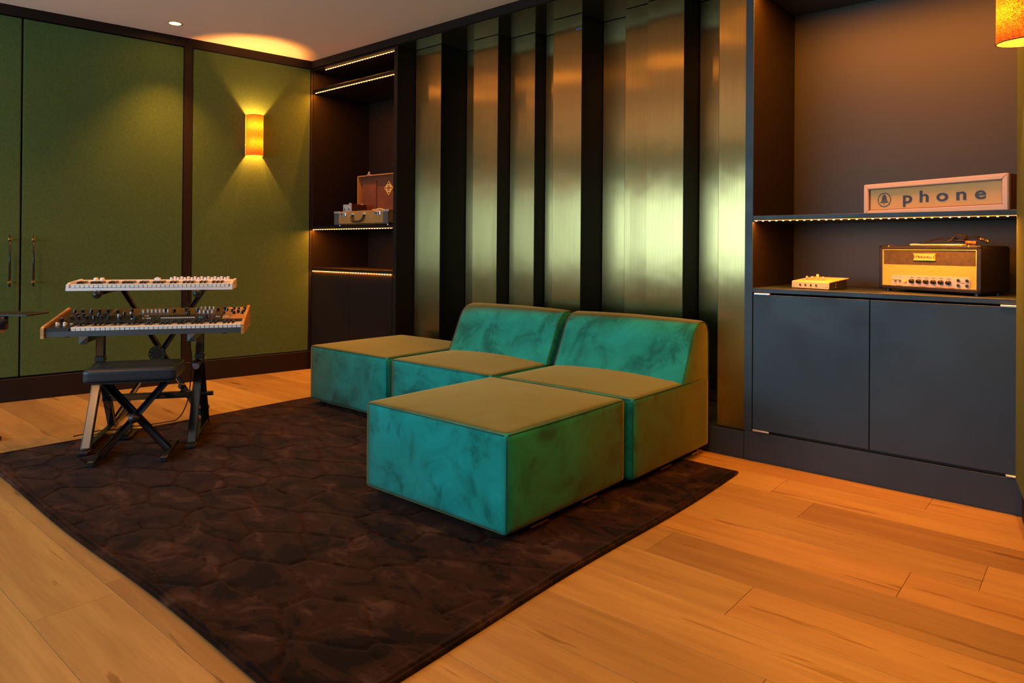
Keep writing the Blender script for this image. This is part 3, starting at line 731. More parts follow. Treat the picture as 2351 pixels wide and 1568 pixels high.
def button(u, v, M, nm):
    if M.name not in BT:
        bm = nb(); box(bm, -0.0042, 0.0042, -0.0045, 0.0045, 0.0, 0.004, 0.0006); BT[M.name] = lab(obj('push_button', bm, M, sy, loc=(x0+u, yf+v, pz(yf+v)), rot=(sl, 0, 0)), nm)
    else: inst(BT[M.name], sy, (x0+u, yf+v, pz(yf+v)), (sl, 0, 0), 'push_button')
for k in range(16): button(0.50+0.0105*k, 0.19, M_ivory, 'pale push button')
for u, v, M in [(0.41, 0.19, M_yel), (0.421, 0.19, M_red), (0.432, 0.19, M_ivory), (0.443, 0.19, M_ivory), (0.412, 0.235, M_yel), (0.424, 0.235, M_ivory), (0.356, 0.185, M_ivory),
                (0.685, 0.19, M_cyan), (0.696, 0.19, M_cyan), (0.715, 0.2, M_ivory), (0.726, 0.2, M_ivory), (0.77, 0.2, M_ivory), (0.781, 0.2, M_ivory), (0.805, 0.2, M_yel), (0.816, 0.2, M_ivory), (0.827, 0.2, M_ivory)]:
    button(u, v, M, {'ivory_key': 'pale push button', 'amber_button': 'amber push button', 'red_button': 'red push button', 'cyan_button': 'turquoise push button'}[M.name])
bm = nb()
for u in (0.235, 0.37, 0.48, 0.665, 0.75, 0.79): box(bm, x0+u-0.0008, x0+u+0.0008, yf+0.16, yb-0.01, 0, 0.0)
for v_ in bm.verts: v_.co.z = pz(v_.co.y)+0.0006+(0.0004 if v_.index % 2 else 0)
obj('panel_line', bm, M_grey, sy)
for u in (0.045, 0.078):
    bm = nb(); cyl(bm, (u-0.005, 0, 0), (u+0.005, 0, 0), 0.020, n=24); sph(bm, (u, -0.012, 0.018), 0.007, n=6)
    lab(obj('pitch_wheel', bm, M_ivory, sy, True, (x0, yf+0.085, zb+0.042)), 'ivory wheel')
bm = nb(); box(bm, -0.006, 0.006, -0.01, 0.01, 0, 0.005, 0.001); lab(obj('switch', bm, M_ivory, sy, loc=(x0+0.10, yf+0.105, zb+0.050)), 'ivory rocker switch')
bm = nb()
for x in (x0+0.10, x1-0.10):
    for y in (yf+0.03, yb-0.03): cyl(bm, (x, y, zb-0.006), (x, y, zb), 0.012)
obj('rubber_foot', bm, M_plastic, sy)

# --- white controller keyboard
wk_ = kthing('controller_keyboard', 'slim white keyboard with orange-lit top on the upper tier', 'keyboard')
x0, x1, yf, yb, zb = -0.115, 0.672, 0.09, 0.34, 0.8245
bm = nb(); prism(bm, [(yf, zb), (yf, zb+0.014), (yf+0.125, zb+0.014), (yf+0.13, zb+0.038), (yb-0.02, zb+0.046), (yb, zb+0.04), (yb, zb+0.01), (yb-0.03, zb)], 'x', x0, x1); obj('case', bm, M_white, wk_)
for xx in (x0, x1-0.012):
    bm = nb(); prism(bm, [(yf+0.004, zb+0.014), (yf+0.004, zb+0.03), (yf+0.04, zb+0.04), (yb-0.01, zb+0.05), (yb, zb+0.042), (yb, zb+0.014)], 'x', xx, xx+0.012); obj('end_cheek', bm, M_white, wk_)
keys(wk_, x0+0.020, x1-0.018, yf+0.004, 0.122, zb+0.033, 36, 0.078)
bm = nb(); cyl(bm, (0, 0, 0), (0, 0, 0.018), 0.0072, 0.0068, 12); RK = lab(obj('rotary_knob', bm, M_white, wk_, loc=(x0+0.50, yb-0.04, zb+0.045)), 'white rotary knob')
for k in range(9):
    for j, (dx, dy, dz) in enumerate(((0.0, -0.055, -0.002), (0.012, -0.02, 0.001))):
        inst(RK, wk_, (x0+0.455+0.0345*k+dx, yb+dy, zb+0.043+dz), name='rotary_knob')
RK.location = (x0+0.385, yb-0.05, zb+0.042)
bm = nb(); box(bm, x0+0.37, x0+0.40, yb-0.06, yb-0.04, zb+0.04, zb+0.056, 0.002); lab(obj('encoder', bm, M_white, wk_), 'white square encoder block')
bm = nb()
for k in range(6): box(bm, x0+0.27+k*0.013, x0+0.281+k*0.013, yb-0.06, yb-0.05, zb+0.041, zb+0.0465, 0.001)
obj('button_row', bm, M_white, wk_)
for u in (0.085, 0.115):
    bm = nb(); cyl(bm, (x0+u-0.008, yb-0.05, zb+0.040), (x0+u+0.008, yb-0.05, zb+0.040), 0.019, n=20); lab(obj('touch_wheel', bm, M_ivory, wk_, True), 'round wheel')

# --- stool
so = thing('keyboard_stool', 'low black vinyl padded stool on crossed steel legs before the keyboards', 'stool', (1.571, -2.030, 0), KR)
bm = rbox((0.405, 0.285, 0.066), 0.018, 14, 0.006, 0.0); obj('seat_cushion', bm, M_leather, so, True, (-0.2025, -0.1425, 0.402))
bm = nb(); tube(bm, [(-0.196+0.0, -0.136, 0.463), (0.196, -0.136, 0.463), (0.196, 0.136, 0.463), (-0.196, 0.136, 0.463)], 0.0022, 6, True); obj('seat_piping', bm, M_leather, so)
bm = nb(); box(bm, -0.17, 0.17, -0.11, 0.11, 0.393, 0.403); obj('seat_board', bm, M_plastic, so)
for s, yo in ((1, -0.018), (-1, 0.018)):
    bm = nb(); bar(bm, (-0.150*s, yo-0.01, 0.030), (0.150*s, yo-0.01, 0.392), 0.026, 0.026, up=(0, 1, 0), bev=0.003); obj('cross_leg', bm, M_metal, so, True)
for x in (-0.155, 0.155):
    bm = nb(); bar(bm, (x, -0.145, 0.031), (x, 0.145, 0.031), 0.024, 0.022, bev=0.003); f_ = obj('foot_bar', bm, M_metal, so)
    bm = nb(); 
    for y in (-0.150, 0.150): box(bm, x-0.016, x+0.016, y-0.02, y+0.02, 0.018, 0.044, 0.004)
    obj('rubber_end', bm, M_plastic, f_)
bm = nb(); cyl(bm, (0.0, -0.045, 0.211), (0.0, -0.075, 0.211), 0.026, 0.020, 16); obj('locking_knob', bm, M_plastic, so, True)
bm = nb(); cyl(bm, (-0.10, -0.03, 0.386), (-0.10, 0.03, 0.386), 0.015); cyl(bm, (0.12, -0.03, 0.386), (0.12, 0.03, 0.386), 0.015); obj('pivot', bm, M_plastic, so, True)

# --- pedal and cables
pd = thing('sustain_pedal', 'small black foot pedal on the rug edge under the stand', 'pedal', (1.16, -1.93, 0.018), KR)
bm = nb(); box(bm, -0.05, 0.05, -0.09, 0.09, 0.0, 0.016, 0.004); obj('base', bm, M_plastic, pd)
bm = nb(); bar(bm, (0, -0.10, 0.028), (0, 0.07, 0.036), 0.07, 0.006, bev=0.001); obj('tread', bm, M_gloss, pd)
def kp(x, y, z):
    c, s = math.cos(KR), math.sin(KR); return (KF[0]+x*c-y*s, KF[1]+x*s+y*c, z)
bm = nb(); tube(bm, spline([kp(0.415, 0.345, 0.84), kp(0.41, 0.39, 0.74), kp(0.385, 0.40, 0.66), kp(0.40, 0.40, 0.56), kp(0.425, 0.42, 0.44), kp(0.42, 0.45, 0.33), kp(0.395, 0.52, 0.16), kp(0.33, 0.62, 0.03), kp(0.25, 0.60, 0.012), kp(0.10, 0.50, 0.02), kp(0.0, 0.42, 0.028), kp(-0.05, 0.30, 0.03)], 10), 0.0032, 8)
tag(obj('power_cable', bm, M_cable, None, True), 'thin black cable hanging from the white keyboard to the floor', 'cable')
bm = nb(); tube(bm, spline([kp(-0.12, 0.26, 0.045), kp(-0.02, 0.42, 0.03), kp(0.12, 0.40, 0.026), kp(0.26, 0.47, 0.024), kp(0.36, 0.60, 0.010)], 10), 0.003, 8)
tag(obj('pedal_cable', bm, M_cable, None, True), 'thin black cable lying from the pedal across the rug edge', 'cable')

# ================================================================== DESK END AT THE LEFT EDGE
dk = thing('side_stand', 'thin black tray stand with a navy holder, cropped by the photo left edge', 'stand', (0.92, -2.315, 0), 0.7072)
bm = nb(); box(bm, -0.62, 0.0, -0.02, 0.16, 0.680, 0.690, 0.002); obj('tray', bm, M_plastic, dk)
bm = nb(); cyl(bm, (-0.40, 0.05, 0.03), (-0.40, 0.05, 0.68), 0.018); obj('column', bm, M_metal, dk)
bm = nb()
for a in range(3): bar(bm, (-0.40, 0.05, 0.045), (-0.40+0.2*math.cos(a*PI*2/3+2.2), 0.05+0.2*math.sin(a*PI*2/3+2.2), 0.012), 0.03, 0.02)
obj('base', bm, M_metal, dk)
bm = nb(); cyl(bm, (-0.155, -0.01, 0.612), (-0.155, -0.01, 0.679), 0.042, n=24); h_ = lab(obj('clamped_holder', bm, mat('navy_plastic', (0.012, 0.012, 0.035), 0.4), dk, True), 'navy round holder under the tray')
bm = nb(); cyl(bm, (-0.155, -0.01, 0.655), (-0.155, -0.01, 0.667), 0.0424, n=24, caps=False); obj('holder_band', bm, M_slate, h_, True)
bm = nb(); cyl(bm, (-0.155, -0.01, 0.594), (-0.155, -0.01, 0.612), 0.024, 0.040, 24); obj('holder_bottom', bm, M_wood, h_, True)
bm = nb(); cyl(bm, (-0.40, -0.01, 0.548), (-0.15, -0.02, 0.548), 0.011, n=12); obj('lower_bar', bm, M_plastic, dk, True)

# ================================================================== LEFT SHELF: CASE AND BOX
sc_ = thing('carrying_case', 'open tan hard case with rust lining and diamond emblem on the left shelf', 'case', (0.225, 0.075, 1.232))
cw, cdp, ch = 0.715, 0.235, 0.112; zf = 0.012
bm = nb()
box(bm, 0, cw, 0, 0.008, zf, zf+ch, 0.002); box(bm, 0, cw, cdp-0.008, cdp, zf, zf+ch); box(bm, 0, 0.008, 0, cdp, zf, zf+ch); box(bm, cw-0.008, cw, 0, cdp, zf, zf+ch); box(bm, 0, cw, 0, cdp, zf, zf+0.008)
obj('case_body', bm, M_tan, sc_)
obj('case_floor', B(0.009, cw-0.009, 0.009, cdp-0.009, zf+0.009, zf+0.08), M_lining, sc_)
lid = nb(); lh = 0.325; lz = zf+ch; ly = cdp
box(lid, 0, cw, ly+0.052, ly+0.060, lz, lz+lh); box(lid, 0, 0.008, ly, ly+0.06, lz, lz+lh, 0.001); box(lid, cw-0.008, cw, ly, ly+0.06, lz, lz+lh, 0.001); box(lid, 0, cw, ly, ly+0.06, lz+lh-0.008, lz+lh, 0.001); box(lid, 0, cw, ly, ly+0.06, lz, lz+0.008)
ld = obj('lid', lid, M_tan, sc_)
lab(obj('lid_lining', B(0.01, cw-0.01, ly+0.040, ly+0.051, lz+0.009, lz+lh-0.010), M_lining, ld), 'rust brown lining')
lab(obj('lid_pocket', B(0.05, 0.225, ly+0.030, ly+0.040, lz+0.009, lz+lh-0.045, 0.002), M_lining, ld), 'raised lining pocket')
ex, ez = 0.385, lz+0.205
bm = nb(); prism(bm, [(ex-0.055, ez), (ex, ez+0.062), (ex+0.055, ez), (ex, ez-0.062)], 'y', ly+0.036, ly+0.0395); lab(obj('emblem', bm, M_gold, ld), 'gold diamond emblem')
bm = nb(); yq = ly+0.0345
for k in range(5): box(bm, ex-0.020+k*0.009, ex-0.016+k*0.009, yq, yq+0.002, ez-0.014+0.002*abs(k-2), ez+0.014-0.002*abs(k-2))
box(bm, ex-0.02, ex+0.02, yq, yq+0.002, ez+0.018, ez+0.022); box(bm, ex-0.02, ex+0.02, yq, yq+0.002, ez-0.022, ez-0.018)
for dx, dz in ((-0.036, 0), (0.036, 0), (0, 0.040), (0, -0.040)): cyl(bm, (ex+dx, yq, ez+dz), (ex+dx, yq+0.002, ez+dz), 0.007, n=10)
o_ = obj('emblem_mark', bm, M_tolex, ld)
bm = nb(); box(bm, 0.14, 0.175, ly-0.004, ly+0.02, lz+lh, lz+lh+0.008, 0.002); sph(bm, (0.165, ly+0.0, lz+lh+0.020), 0.009, n=6); cyl(bm, (0.15, ly, lz+lh+0.005), (0.165, ly, lz+lh+0.018), 0.004); lab(obj('lid_catch', bm, M_steel, ld), 'bright steel catch')
for x in (0.001, cw-0.063):
    bm = nb(); box(bm, x, x+0.062 if x < 0.1 else x+0.062, -0.005, 0.003, zf, zf+ch-0.012, 0.002); lab(obj('corner_guard', bm, M_bluegrey if x > 9 else mat('grey_leather_%d' % (x*10), (0.10, 0.09, 0.085), 0.6), sc_), 'stitched grey corner guard')
    bm = nb(); box(bm, x-0.002, x+0.075, -0.007, 0.002, zf+ch-0.014, zf+ch+0.002, 0.002); lab(obj('corner_clasp', bm, M_steel, sc_), 'bright metal corner')
for x in (0.095, cw-0.165):
    bm = nb(); box(bm, x, x+0.075, -0.010, 0.0, zf+ch-0.042, zf+ch-0.008, 0.006, 2); l_ = lab(obj('latch', bm, M_steel, sc_), 'rounded steel latch')
    bm = nb(); box(bm, x+0.012, x+0.034, -0.012, -0.010, zf+ch-0.034, zf+ch-0.016); box(bm, x+0.05, x+0.06, -0.012, -0.010, zf+ch-0.034, zf+ch-0.016); obj('latch_slot', bm, M_slate, l_)
hx0, hx1 = 0.262, 0.415
bm = nb(); tube(bm, spline([(hx0, -0.012, zf+ch-0.034), (hx0+0.002, -0.02, zf+ch-0.06), (hx0+0.012, -0.026, zf+0.036), (hx0+0.035, -0.028, zf+0.024), (hx1-0.035, -0.028, zf+0.024), (hx1-0.012, -0.026, zf+0.036), (hx1-0.002, -0.02, zf+ch-0.06), (hx1, -0.012, zf+ch-0.034)], 6), 0.0085, 10)
lab(obj('carry_handle', bm, mat('dark_leather', (0.04, 0.035, 0.03), 0.4), sc_, True), 'dark curved carry handle')
for x in (hx0, hx1):
    bm = nb(); box(bm, x-0.022, x+0.022, -0.012, 0.0, zf+ch-0.034, zf+ch-0.02, 0.004, 2); lab(obj('handle_mount', bm, M_steel, sc_), 'bright handle mount')
bm = nb()
for x in (0.04, cw-0.04):
    for y in (0.03, cdp-0.03): cyl(bm, (x, y, 0.0), (x, y, zf), 0.008)
obj('foot', bm, M_steel, sc_)
bx = thing('electronics_box', 'small box with blue-grey front and two sockets standing in the open case', 'box', (0.315, 0.10, 1.232+zf+0.081), 0.06)
obj('housing', B(-0.012, 0.105, 0.004, 0.17, 0, 0.094, 0.002), mat('dark_red_brown', (0.05, 0.016, 0.012), 0.5), bx)
obj('front_plate', B(0.0, 0.105, -0.002, 0.005, 0, 0.09, 0.001), M_bluegrey, bx)
for x in (0.026, 0.080):
    bm = nb(); cyl(bm, (x, -0.008, 0.05), (x, -0.002, 0.05), 0.013, n=16); s_ = obj('socket', bm, M_steel, bx); bm = nb(); cyl(bm, (x, -0.0088, 0.05), (x, -0.0080, 0.05), 0.0075, n=12); obj('socket_hole', bm, mat('dark_red_%d' % (x*1000), (0.12, 0.02, 0.02), 0.5), s_)
bm = nb(); cyl(bm, (0.055, 0.03, 0.094), (0.055, 0.03, 0.104), 0.011, n=12); cyl(bm, (0.09, 0.13, 0.094), (0.09, 0.13, 0.102), 0.01, n=12); obj('stud', bm, M_ivory, bx)
bm = nb(); cyl(bm, (0, 0, 0.018), (0.07, 0.01, 0.030), 0.009, n=12); cyl(bm, (0.07, 0.01, 0.03), (0.17, 0.03, 0.010), 0.0065, 0.0045, 12); cyl(bm, (-0.012, -0.001, 0.017), (0.0, 0, 0.018), 0.012, n=12)
o_ = obj('hand_tool', bm, mat('pale_beech', (0.75, 0.48, 0.20), 0.5), None, True, (0.70, 0.12, 1.232+zf+0.082+0.012)); tag(o_, 'short pale wooden-handled tool lying in the open tan case', 'tool')

# ================================================================== RIGHT SHELF: PHONE SIGN
ax, ay = 4.330, 0.285; bx_, by_ = 4.933, 0.040
ang = math.atan2(by_-ay, bx_-ax); SW = math.hypot(bx_-ax, by_-ay); SH = 0.152
sg = thing('phone_sign', 'framed box sign reading phone with a round bell emblem', 'sign', (ax, ay, 1.232), ang)
fwid = 0.024
bm = nb(); box(bm, 0.003, SW-0.003, 0.014, 0.085, 0, SH-0.002); obj('box_body', bm, M_signwood, sg)
def framepiece(poly, y0=-0.006, y1=0.014):
    bm = nb(); prism(bm, poly, 'y', y0, y1); bmesh.ops.bevel(bm, geom=bm.edges[:], offset=0.003, segments=2, affect='EDGES'); return obj('frame_rail', bm, M_pinewhite, sg)
framepiece([(0, 0), (SW, 0), (SW-fwid, fwid), (fwid, fwid)]); framepiece([(0, SH), (SW, SH), (SW-fwid, SH-fwid), (fwid, SH-fwid)])
framepiece([(0, 0), (fwid, fwid), (fwid, SH-fwid), (0, SH)]); framepiece([(SW, 0), (SW-fwid, fwid), (SW-fwid, SH-fwid), (SW, SH)])
bm = nb()
for (a, b, c_, d_) in ((fwid, SW-fwid, fwid, fwid+0.003), (fwid, SW-fwid, SH-fwid-0.003, SH-fwid), (fwid, fwid+0.003, fwid, SH-fwid), (SW-fwid-0.003, SW-fwid, fwid, SH-fwid)): box(bm, a, b, 0.0, 0.01, c_, d_)
lab(obj('inner_bead', bm, M_signwood, sg), 'thin dark inner bead')
obj('sign_face', B(fwid, SW-fwid, 0.008, 0.012, fwid, SH-fwid), M_signface, sg)
text_mesh('phone', 0.074, 0.0004, 'lettering', M_signblue, sg, (0.375, 0.0072, 0.075), (PI/2, 0, 0), offset=0.0016, spacing=1.60, sx=1.34)
bc = (0.100, 0.073)
bm = nb(); tube(bm, [(bc[0]+0.032*math.cos(a*PI/20), 0.0072, bc[1]+0.032*math.sin(a*PI/20)) for a in range(40)], 0.0022, 6, True)
for v_ in bm.verts: v_.co.y = 0.0072+(v_.co.y-0.0072)*0.2
obj('emblem_ring', bm, M_signblue, sg)
bm = nb()
def bellprof(z):
    pts = [(0.0, 0.022), (0.006, 0.0185), (0.012, 0.0135), (0.026, 0.0105), (0.034, 0.0085), (0.036, 0.0)]
    for (a, wa), (b, wb2) in zip(pts[:-1], pts[1:]):
        if a <= z <= b: return wa+(wb2-wa)*(z-a)/(b-a)
    return 0
zz = [(0.0, 0.0025), (0.0035, 0.0065), (0.0085, 0.0105), (0.0115, 0.017), (0.018, 0.0235), (0.0245, 0.030), (0.031, 0.0345)]
for a, b in zz:
    wa, wb2 = bellprof(a), bellprof(b); z0_ = bc[1]-0.014
    prism(bm, [(bc[0]-wa, z0_+a), (bc[0]+wa, z0_+a), (bc[0]+wb2, z0_+b), (bc[0]-wb2, z0_+b)], 'y', 0.0068, 0.0078)
box(bm, bc[0]-0.005, bc[0]+0.005, 0.0068, 0.0078, bc[1]+0.0215, bc[1]+0.025); cyl(bm, (bc[0], 0.0068, bc[1]-0.019), (bc[0], 0.0078, bc[1]-0.019), 0.0026, n=10); cyl(bm, (bc[0], 0.0068, bc[1]+0.0), (bc[0], 0.0078, bc[1]+0.0), 0.002, n=8)
obj('bell_emblem', bm, M_signblue, sg)

# ================================================================== AMPLIFIER HEAD
ax, ay = 4.405, 0.250; bx_, by_ = 4.835, 0.070
ang = math.atan2(by_-ay, bx_-ax); AW = math.hypot(bx_-ax, by_-ay); AH, AD = 0.205, 0.215
am = thing('guitar_amplifier', 'black vintage guitar amplifier head with cream front standing on the counter', 'amplifier', (ax, ay, 0.868), ang)
z0 = 0.012; t_ = 0.018
bm = nb(); prism(bm, [(0.0, z0+0.014), (0.004, z0+0.004), (0.014, z0), (AW-0.014, z0), (AW-0.004, z0+0.004), (AW, z0+0.014), (AW, z0+AH-0.014), (AW-0.004, z0+AH-0.004), (AW-0.014, z0+AH), (0.014, z0+AH), (0.004, z0+AH-0.004), (0, z0+AH-0.014)], 'y', 0.012, AD); obj('cabinet_body', bm, M_tolex, am)
bm = nb()
for (a, b, c_, d_) in ((0.0, AW, z0, z0+t_), (0.0, AW, z0+AH-t_, z0+AH), (0, t_, z0, z0+AH), (AW-t_, AW, z0, z0+AH)): box(bm, a, b, 0.0, 0.016, c_, d_, 0.004, 2)
obj('front_rim', bm, M_tolex, am)
bm = nb(); i_ = t_
for (a, b, c_, d_) in ((i_, AW-i_, z0+i_, z0+i_+0.003), (i_, AW-i_, z0+AH-i_-0.003, z0+AH-i_), (i_, i_+0.003, z0+i_, z0+AH-i_), (AW-i_-0.003, AW-i_, z0+i_, z0+AH-i_)): box(bm, a, b, 0.001, 0.012, c_, d_)
lab(obj('gold_piping', bm, M_gold, am), 'gold piping')
zs = z0+AH*0.565
lab(obj('upper_cloth', B(i_+0.003, AW-i_-0.003, 0.006, 0.012, zs, z0+AH-i_-0.003), M_ampdark, am), 'brown cloth band')
lab(obj('grille_cloth', B(i_+0.003, AW-i_-0.003, 0.005, 0.012, z0+i_+0.003, zs), M_cream, am), 'cream grille cloth')
px0, px1, pz0, pz1 = 0.062, AW-0.045, z0+0.014, z0+0.068
bm = nb(); rr_ = 0.014; pl = [(px0, pz0), (px1, pz0), (px1, pz1-rr_)] + [(px1-rr_+rr_*math.cos(a*PI/8), pz1-rr_+rr_*math.sin(a*PI/8)) for a in range(1, 5)] + [(px0+rr_-rr_*math.sin(a*PI/8), pz1-rr_+rr_*math.cos(a*PI/8)) for a in range(1, 5)]
prism(bm, pl, 'y', 0.0015, 0.006); lab(obj('control_plate', bm, M_panel, am), 'pale metal control plate with rounded corners')
zk = pz0+0.027
for k in range(6):
    x = 0.165+k*0.0335
    bm = nb(); cyl(bm, (x, -0.013, zk), (x, 0.002, zk), 0.0088, 0.0108, 16); kn = obj('knob', bm, M_bkey, am, True); bm = nb(); cyl(bm, (x, -0.0145, zk), (x, -0.013, zk), 0.0055, n=12); obj('knob_cap', bm, M_metal, kn)
for x in (0.085, 0.107):
    bm = nb(); cyl(bm, (x, -0.002, zk), (x, 0.002, zk), 0.006, n=12); cyl(bm, (x, -0.002, zk), (x-0.008, -0.012, zk+0.005), 0.0022, n=8); lab(obj('toggle_switch', bm, M_chrome, am), 'small chrome toggle')
bm = nb(); cyl(bm, (0.131, -0.006, zk), (0.131, 0.002, zk), 0.0075, n=14); lab(obj('pilot_lamp', bm, M_yel, am), 'amber pilot lamp')
for x in (0.375, 0.412):
    for z in (zk-0.010, zk+0.012):
        bm = nb(); cyl(bm, (x, -0.004, z), (x, 0.002, z), 0.0075, n=14); j_ = lab(obj('input_jack', bm, M_chrome, am), 'chrome input jack'); bm = nb(); cyl(bm, (x, -0.0046, z), (x, -0.0041, z), 0.0042, n=10); obj('jack_hole', bm, M_gap, j_)
bm = nb()
for k in range(6):
    x = 0.165+k*0.0335; box(bm, x-0.009, x+0.007, 0.001, 0.0016, zk+0.0165, zk+0.0185)
    for q in range(7):
        a = PI*(1.25-1.5*q/6); box(bm, x+0.0145*math.cos(a)-0.0006, x+0.0145*math.cos(a)+0.0006, 0.001, 0.0016, zk+0.0135*math.sin(a)-0.0006, zk+0.0135*math.sin(a)+0.0006)
for x in (0.085, 0.107): box(bm, x-0.003, x+0.003, 0.001, 0.0016, zk+0.0165, zk+0.0185); box(bm, x-0.003, x+0.003, 0.001, 0.0016, zk-0.0165, zk-0.0145)
for a in (0.085, 0.2, 0.275, 0.33): box(bm, a, a+0.03, 0.001, 0.0016, pz0+0.003, pz0+0.0045)
box(bm, 0.386, 0.402, 0.001, 0.0016, zk+0.0, zk+0.002)
obj('plate_lettering', bm, M_tolex, am)['kind'] = 'stuff'
lx, lz_ = AW*0.475, z0+AH*0.745
bm = nb(); box(bm, lx-0.048, lx+0.048, -0.001, 0.007, lz_-0.013, lz_+0.013, 0.001); box(bm, lx-0.051, lx+0.051, -0.002, 0.006, lz_+0.011, lz_+0.016, 0.001); box(bm, lx-0.051, lx+0.051, -0.002, 0.006, lz_-0.016, lz_-0.011, 0.001)
lg = lab(obj('name_plate', bm, M_gold, am), 'gold name plate')
text_mesh('M', 0.021, 0.0004, 'plate_initial', M_tolex, lg, (lx-0.0305, -0.0012, lz_-0.0002), (PI/2, 0, 0), offset=0.0, sx=0.85)
text_mesh('ARSHALL', 0.0155, 0.0004, 'plate_text', M_tolex, lg, (lx+0.0055, -0.0012, lz_-0.001), (PI/2, 0, 0), offset=0.0002, sx=1.0)
bm = nb()
for s in (-1, 1): box(bm, lx+s*0.045-0.0010, lx+s*0.045+0.0010, -0.0016, -0.0009, lz_-0.007, lz_+0.007); box(bm, lx+s*0.041-0.003, lx+s*0.041+0.003, -0.0016, -0.0009, lz_-0.0008, lz_+0.0008)
obj('plate_mark', bm, M_tolex, lg)
bm = nb()
for x in (0.03, AW-0.03):
    for y in (0.03, AD-0.03): cyl(bm, (x, y, 0.0), (x, y, z0), 0.012, n=12)
obj('rubber_foot', bm, M_plastic, am)
bm = nb()
for x in (0.048, AW-0.052): box(bm, x, x+0.0035, -0.001, 0.05, z0+AH-0.006, z0+AH+0.0008)
lab(obj('corner_nail', bm, M_gold, am), 'thin gold strips over the top edge')
# things on top of the amplifier
def ap(x, y, z):
    c, s = math.cos(ang), math.sin(ang); return (ax+x*c-y*s, ay+x*s+y*c, 0.868+z0+AH+z)
pt = thing('flat_rack_plate', 'thin pale metal plate with a white label under the coiled cables on the amplifier', 'metal plate', ap(0.13, 0.035, 0.0012), ang)
obj('plate', B(0, 0.24, 0, 0.05, 0, 0.006, 0.001), M_mixer, pt)
obj('paper_label', B(0.17, 0.215, -0.0008, 0.0, 0.0005, 0.0055), M_white, pt); obj('rivet_row', B(0.0, 0.03, 0.01, 0.04, 0.006, 0.008), M_steel, pt)
bm = nb()
def cb(pts, r=0.0033): tube(bm, spline([ap(*q) for q in pts], 10), r, 8)
cb([(0.16, 0.07, 0.012), (0.20, 0.08, 0.024), (0.25, 0.085, 0.034), (0.30, 0.09, 0.034), (0.33, 0.09, 0.026), (0.36, 0.10, 0.014)])
cb([(0.19, 0.06, 0.012), (0.23, 0.07, 0.022), (0.28, 0.08, 0.020), (0.33, 0.09, 0.024), (0.37, 0.10, 0.012)])
for k in range(5):
    ph = k*0.5
    cb([(0.275+0.006*k, 0.07, 0.012+0.002*k), (0.30+0.005*k, 0.075, 0.036+0.003*k), (0.330+0.004*k, 0.085, 0.050-0.003*k), (0.352, 0.10, 0.040-0.004*k), (0.340, 0.11, 0.018), (0.30, 0.10, 0.008+0.002*k)], 0.003)
cb([(0.33, 0.10, 0.022), (0.37, 0.09, 0.036), (0.41, 0.08, 0.038), (0.44, 0.07, 0.030)])
tag(obj('coiled_cable', bm, M_cable, None, True), 'black cable coil bundled on top of the amplifier', 'cable')
for n_, (p0, p1, lb_) in enumerate((((0.425, 0.055, 0.033), (0.47, 0.045, 0.018), 'black plug end of the cable pointing right over the amplifier edge'), ((0.372, 0.06, 0.016), (0.415, 0.055, 0.012), 'brown squarish plug lying flat behind the front edge of the amplifier'))):
    a = Vector(ap(*p0)); b = Vector(ap(*p1)); d = (b-a)
    bm = nb(); cyl(bm, (0, 0, 0), d*0.7, 0.0075, n=12); cyl(bm, d*0.7, d, 0.0088, n=12)
    t = thing('cable_plug', lb_, 'plug', a); obj('plug_body', bm, M_cable if n_ == 0 else M_signwood, t, True)
    bm = nb(); cyl(bm, d*0.30, d*0.36, 0.0082, n=12); cyl(bm, d*1.0, d*1.08, 0.006, n=12); lab(obj('metal_collar', bm, M_brassk, t), 'brassy collar')

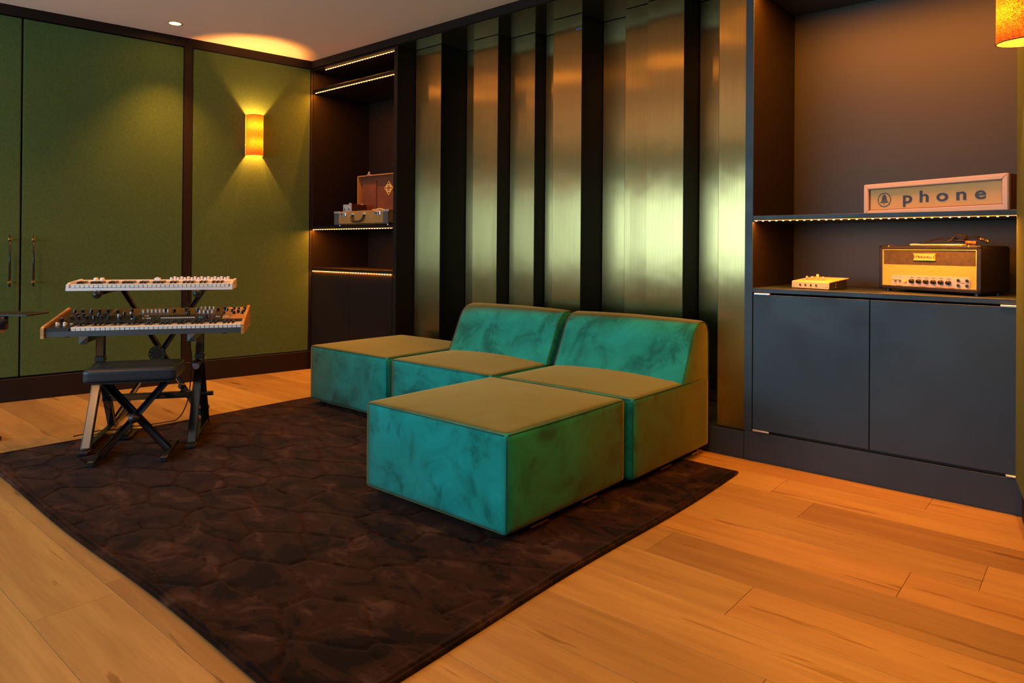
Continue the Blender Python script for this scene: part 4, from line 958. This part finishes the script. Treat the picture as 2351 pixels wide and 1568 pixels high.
# ================================================================== LITTLE MIXER
mx_ = thing('small_mixer', 'small pale yellow metal box with knobs and jacks on the counter left of the amplifier', 'mixer', (4.028, 0.150, 0.868), -0.33)
bm = nb(); prism(bm, [(0, 0.004), (0, 0.034), (0.006, 0.038), (0.16, 0.056), (0.16, 0.053), (0.008, 0.034), (0.004, 0.004)], 'x', 0.0, 0.205); lab(obj('face_plate', bm, M_mixer, mx_), 'pale yellow bent face plate')
bm = nb(); prism(bm, [(0.004, 0.003), (0.004, 0.034), (0.148, 0.050), (0.148, 0.003)], 'x', 0.003, 0.202); obj('box_body', bm, M_plastic, mx_)
for k in range(4):
    x = 0.050+0.030*k
    bm = nb(); cyl(bm, (x, -0.003, 0.020), (x, 0.0, 0.020), 0.0055, n=12); j_ = lab(obj('front_jack', bm, M_chrome, mx_), 'chrome jack'); bm = nb(); cyl(bm, (x, -0.0036, 0.020), (x, -0.003, 0.020), 0.0032, n=10); obj('jack_hole', bm, M_gap, j_)
    bm = nb(); cyl(bm, (x, 0.052, 0.042), (x, 0.049, 0.062), 0.0065, 0.0055, 12); lab(obj('knob', bm, M_grey, mx_, True), 'grey ribbed knob')
bm = nb(); cyl(bm, (0.065, 0.115, 0.050), (0.065, 0.112, 0.070), 0.0075, 0.0065, 12); lab(obj('knob', bm, M_mixer, mx_, True), 'larger pale knob')
bm = nb(); 
for x in (0.012, 0.193): cyl(bm, (x, -0.001, 0.012), (x, 0.0, 0.012), 0.002, n=8)
obj('screw', bm, M_gap, mx_)
bm = nb()
for x in (0.02, 0.185):
    for y in (0.015, 0.135): cyl(bm, (x, y, 0.0), (x, y, 0.004), 0.006, n=10)
obj('rubber_foot', bm, M_plastic, mx_)
bm = nb(); 
for z in (0.012, 0.020, 0.028): cyl(bm, (0.2015, 0.06, z), (0.2030, 0.06, z), 0.0018, n=8)
obj('side_screw', bm, M_mixer, mx_)

# joined pieces that can be told apart become objects of their own
for o in [q for q in list(S.objects) if q.type == 'MESH' and q.parent and q.name.split('.')[0] in SPLIT]:
    islands(o)
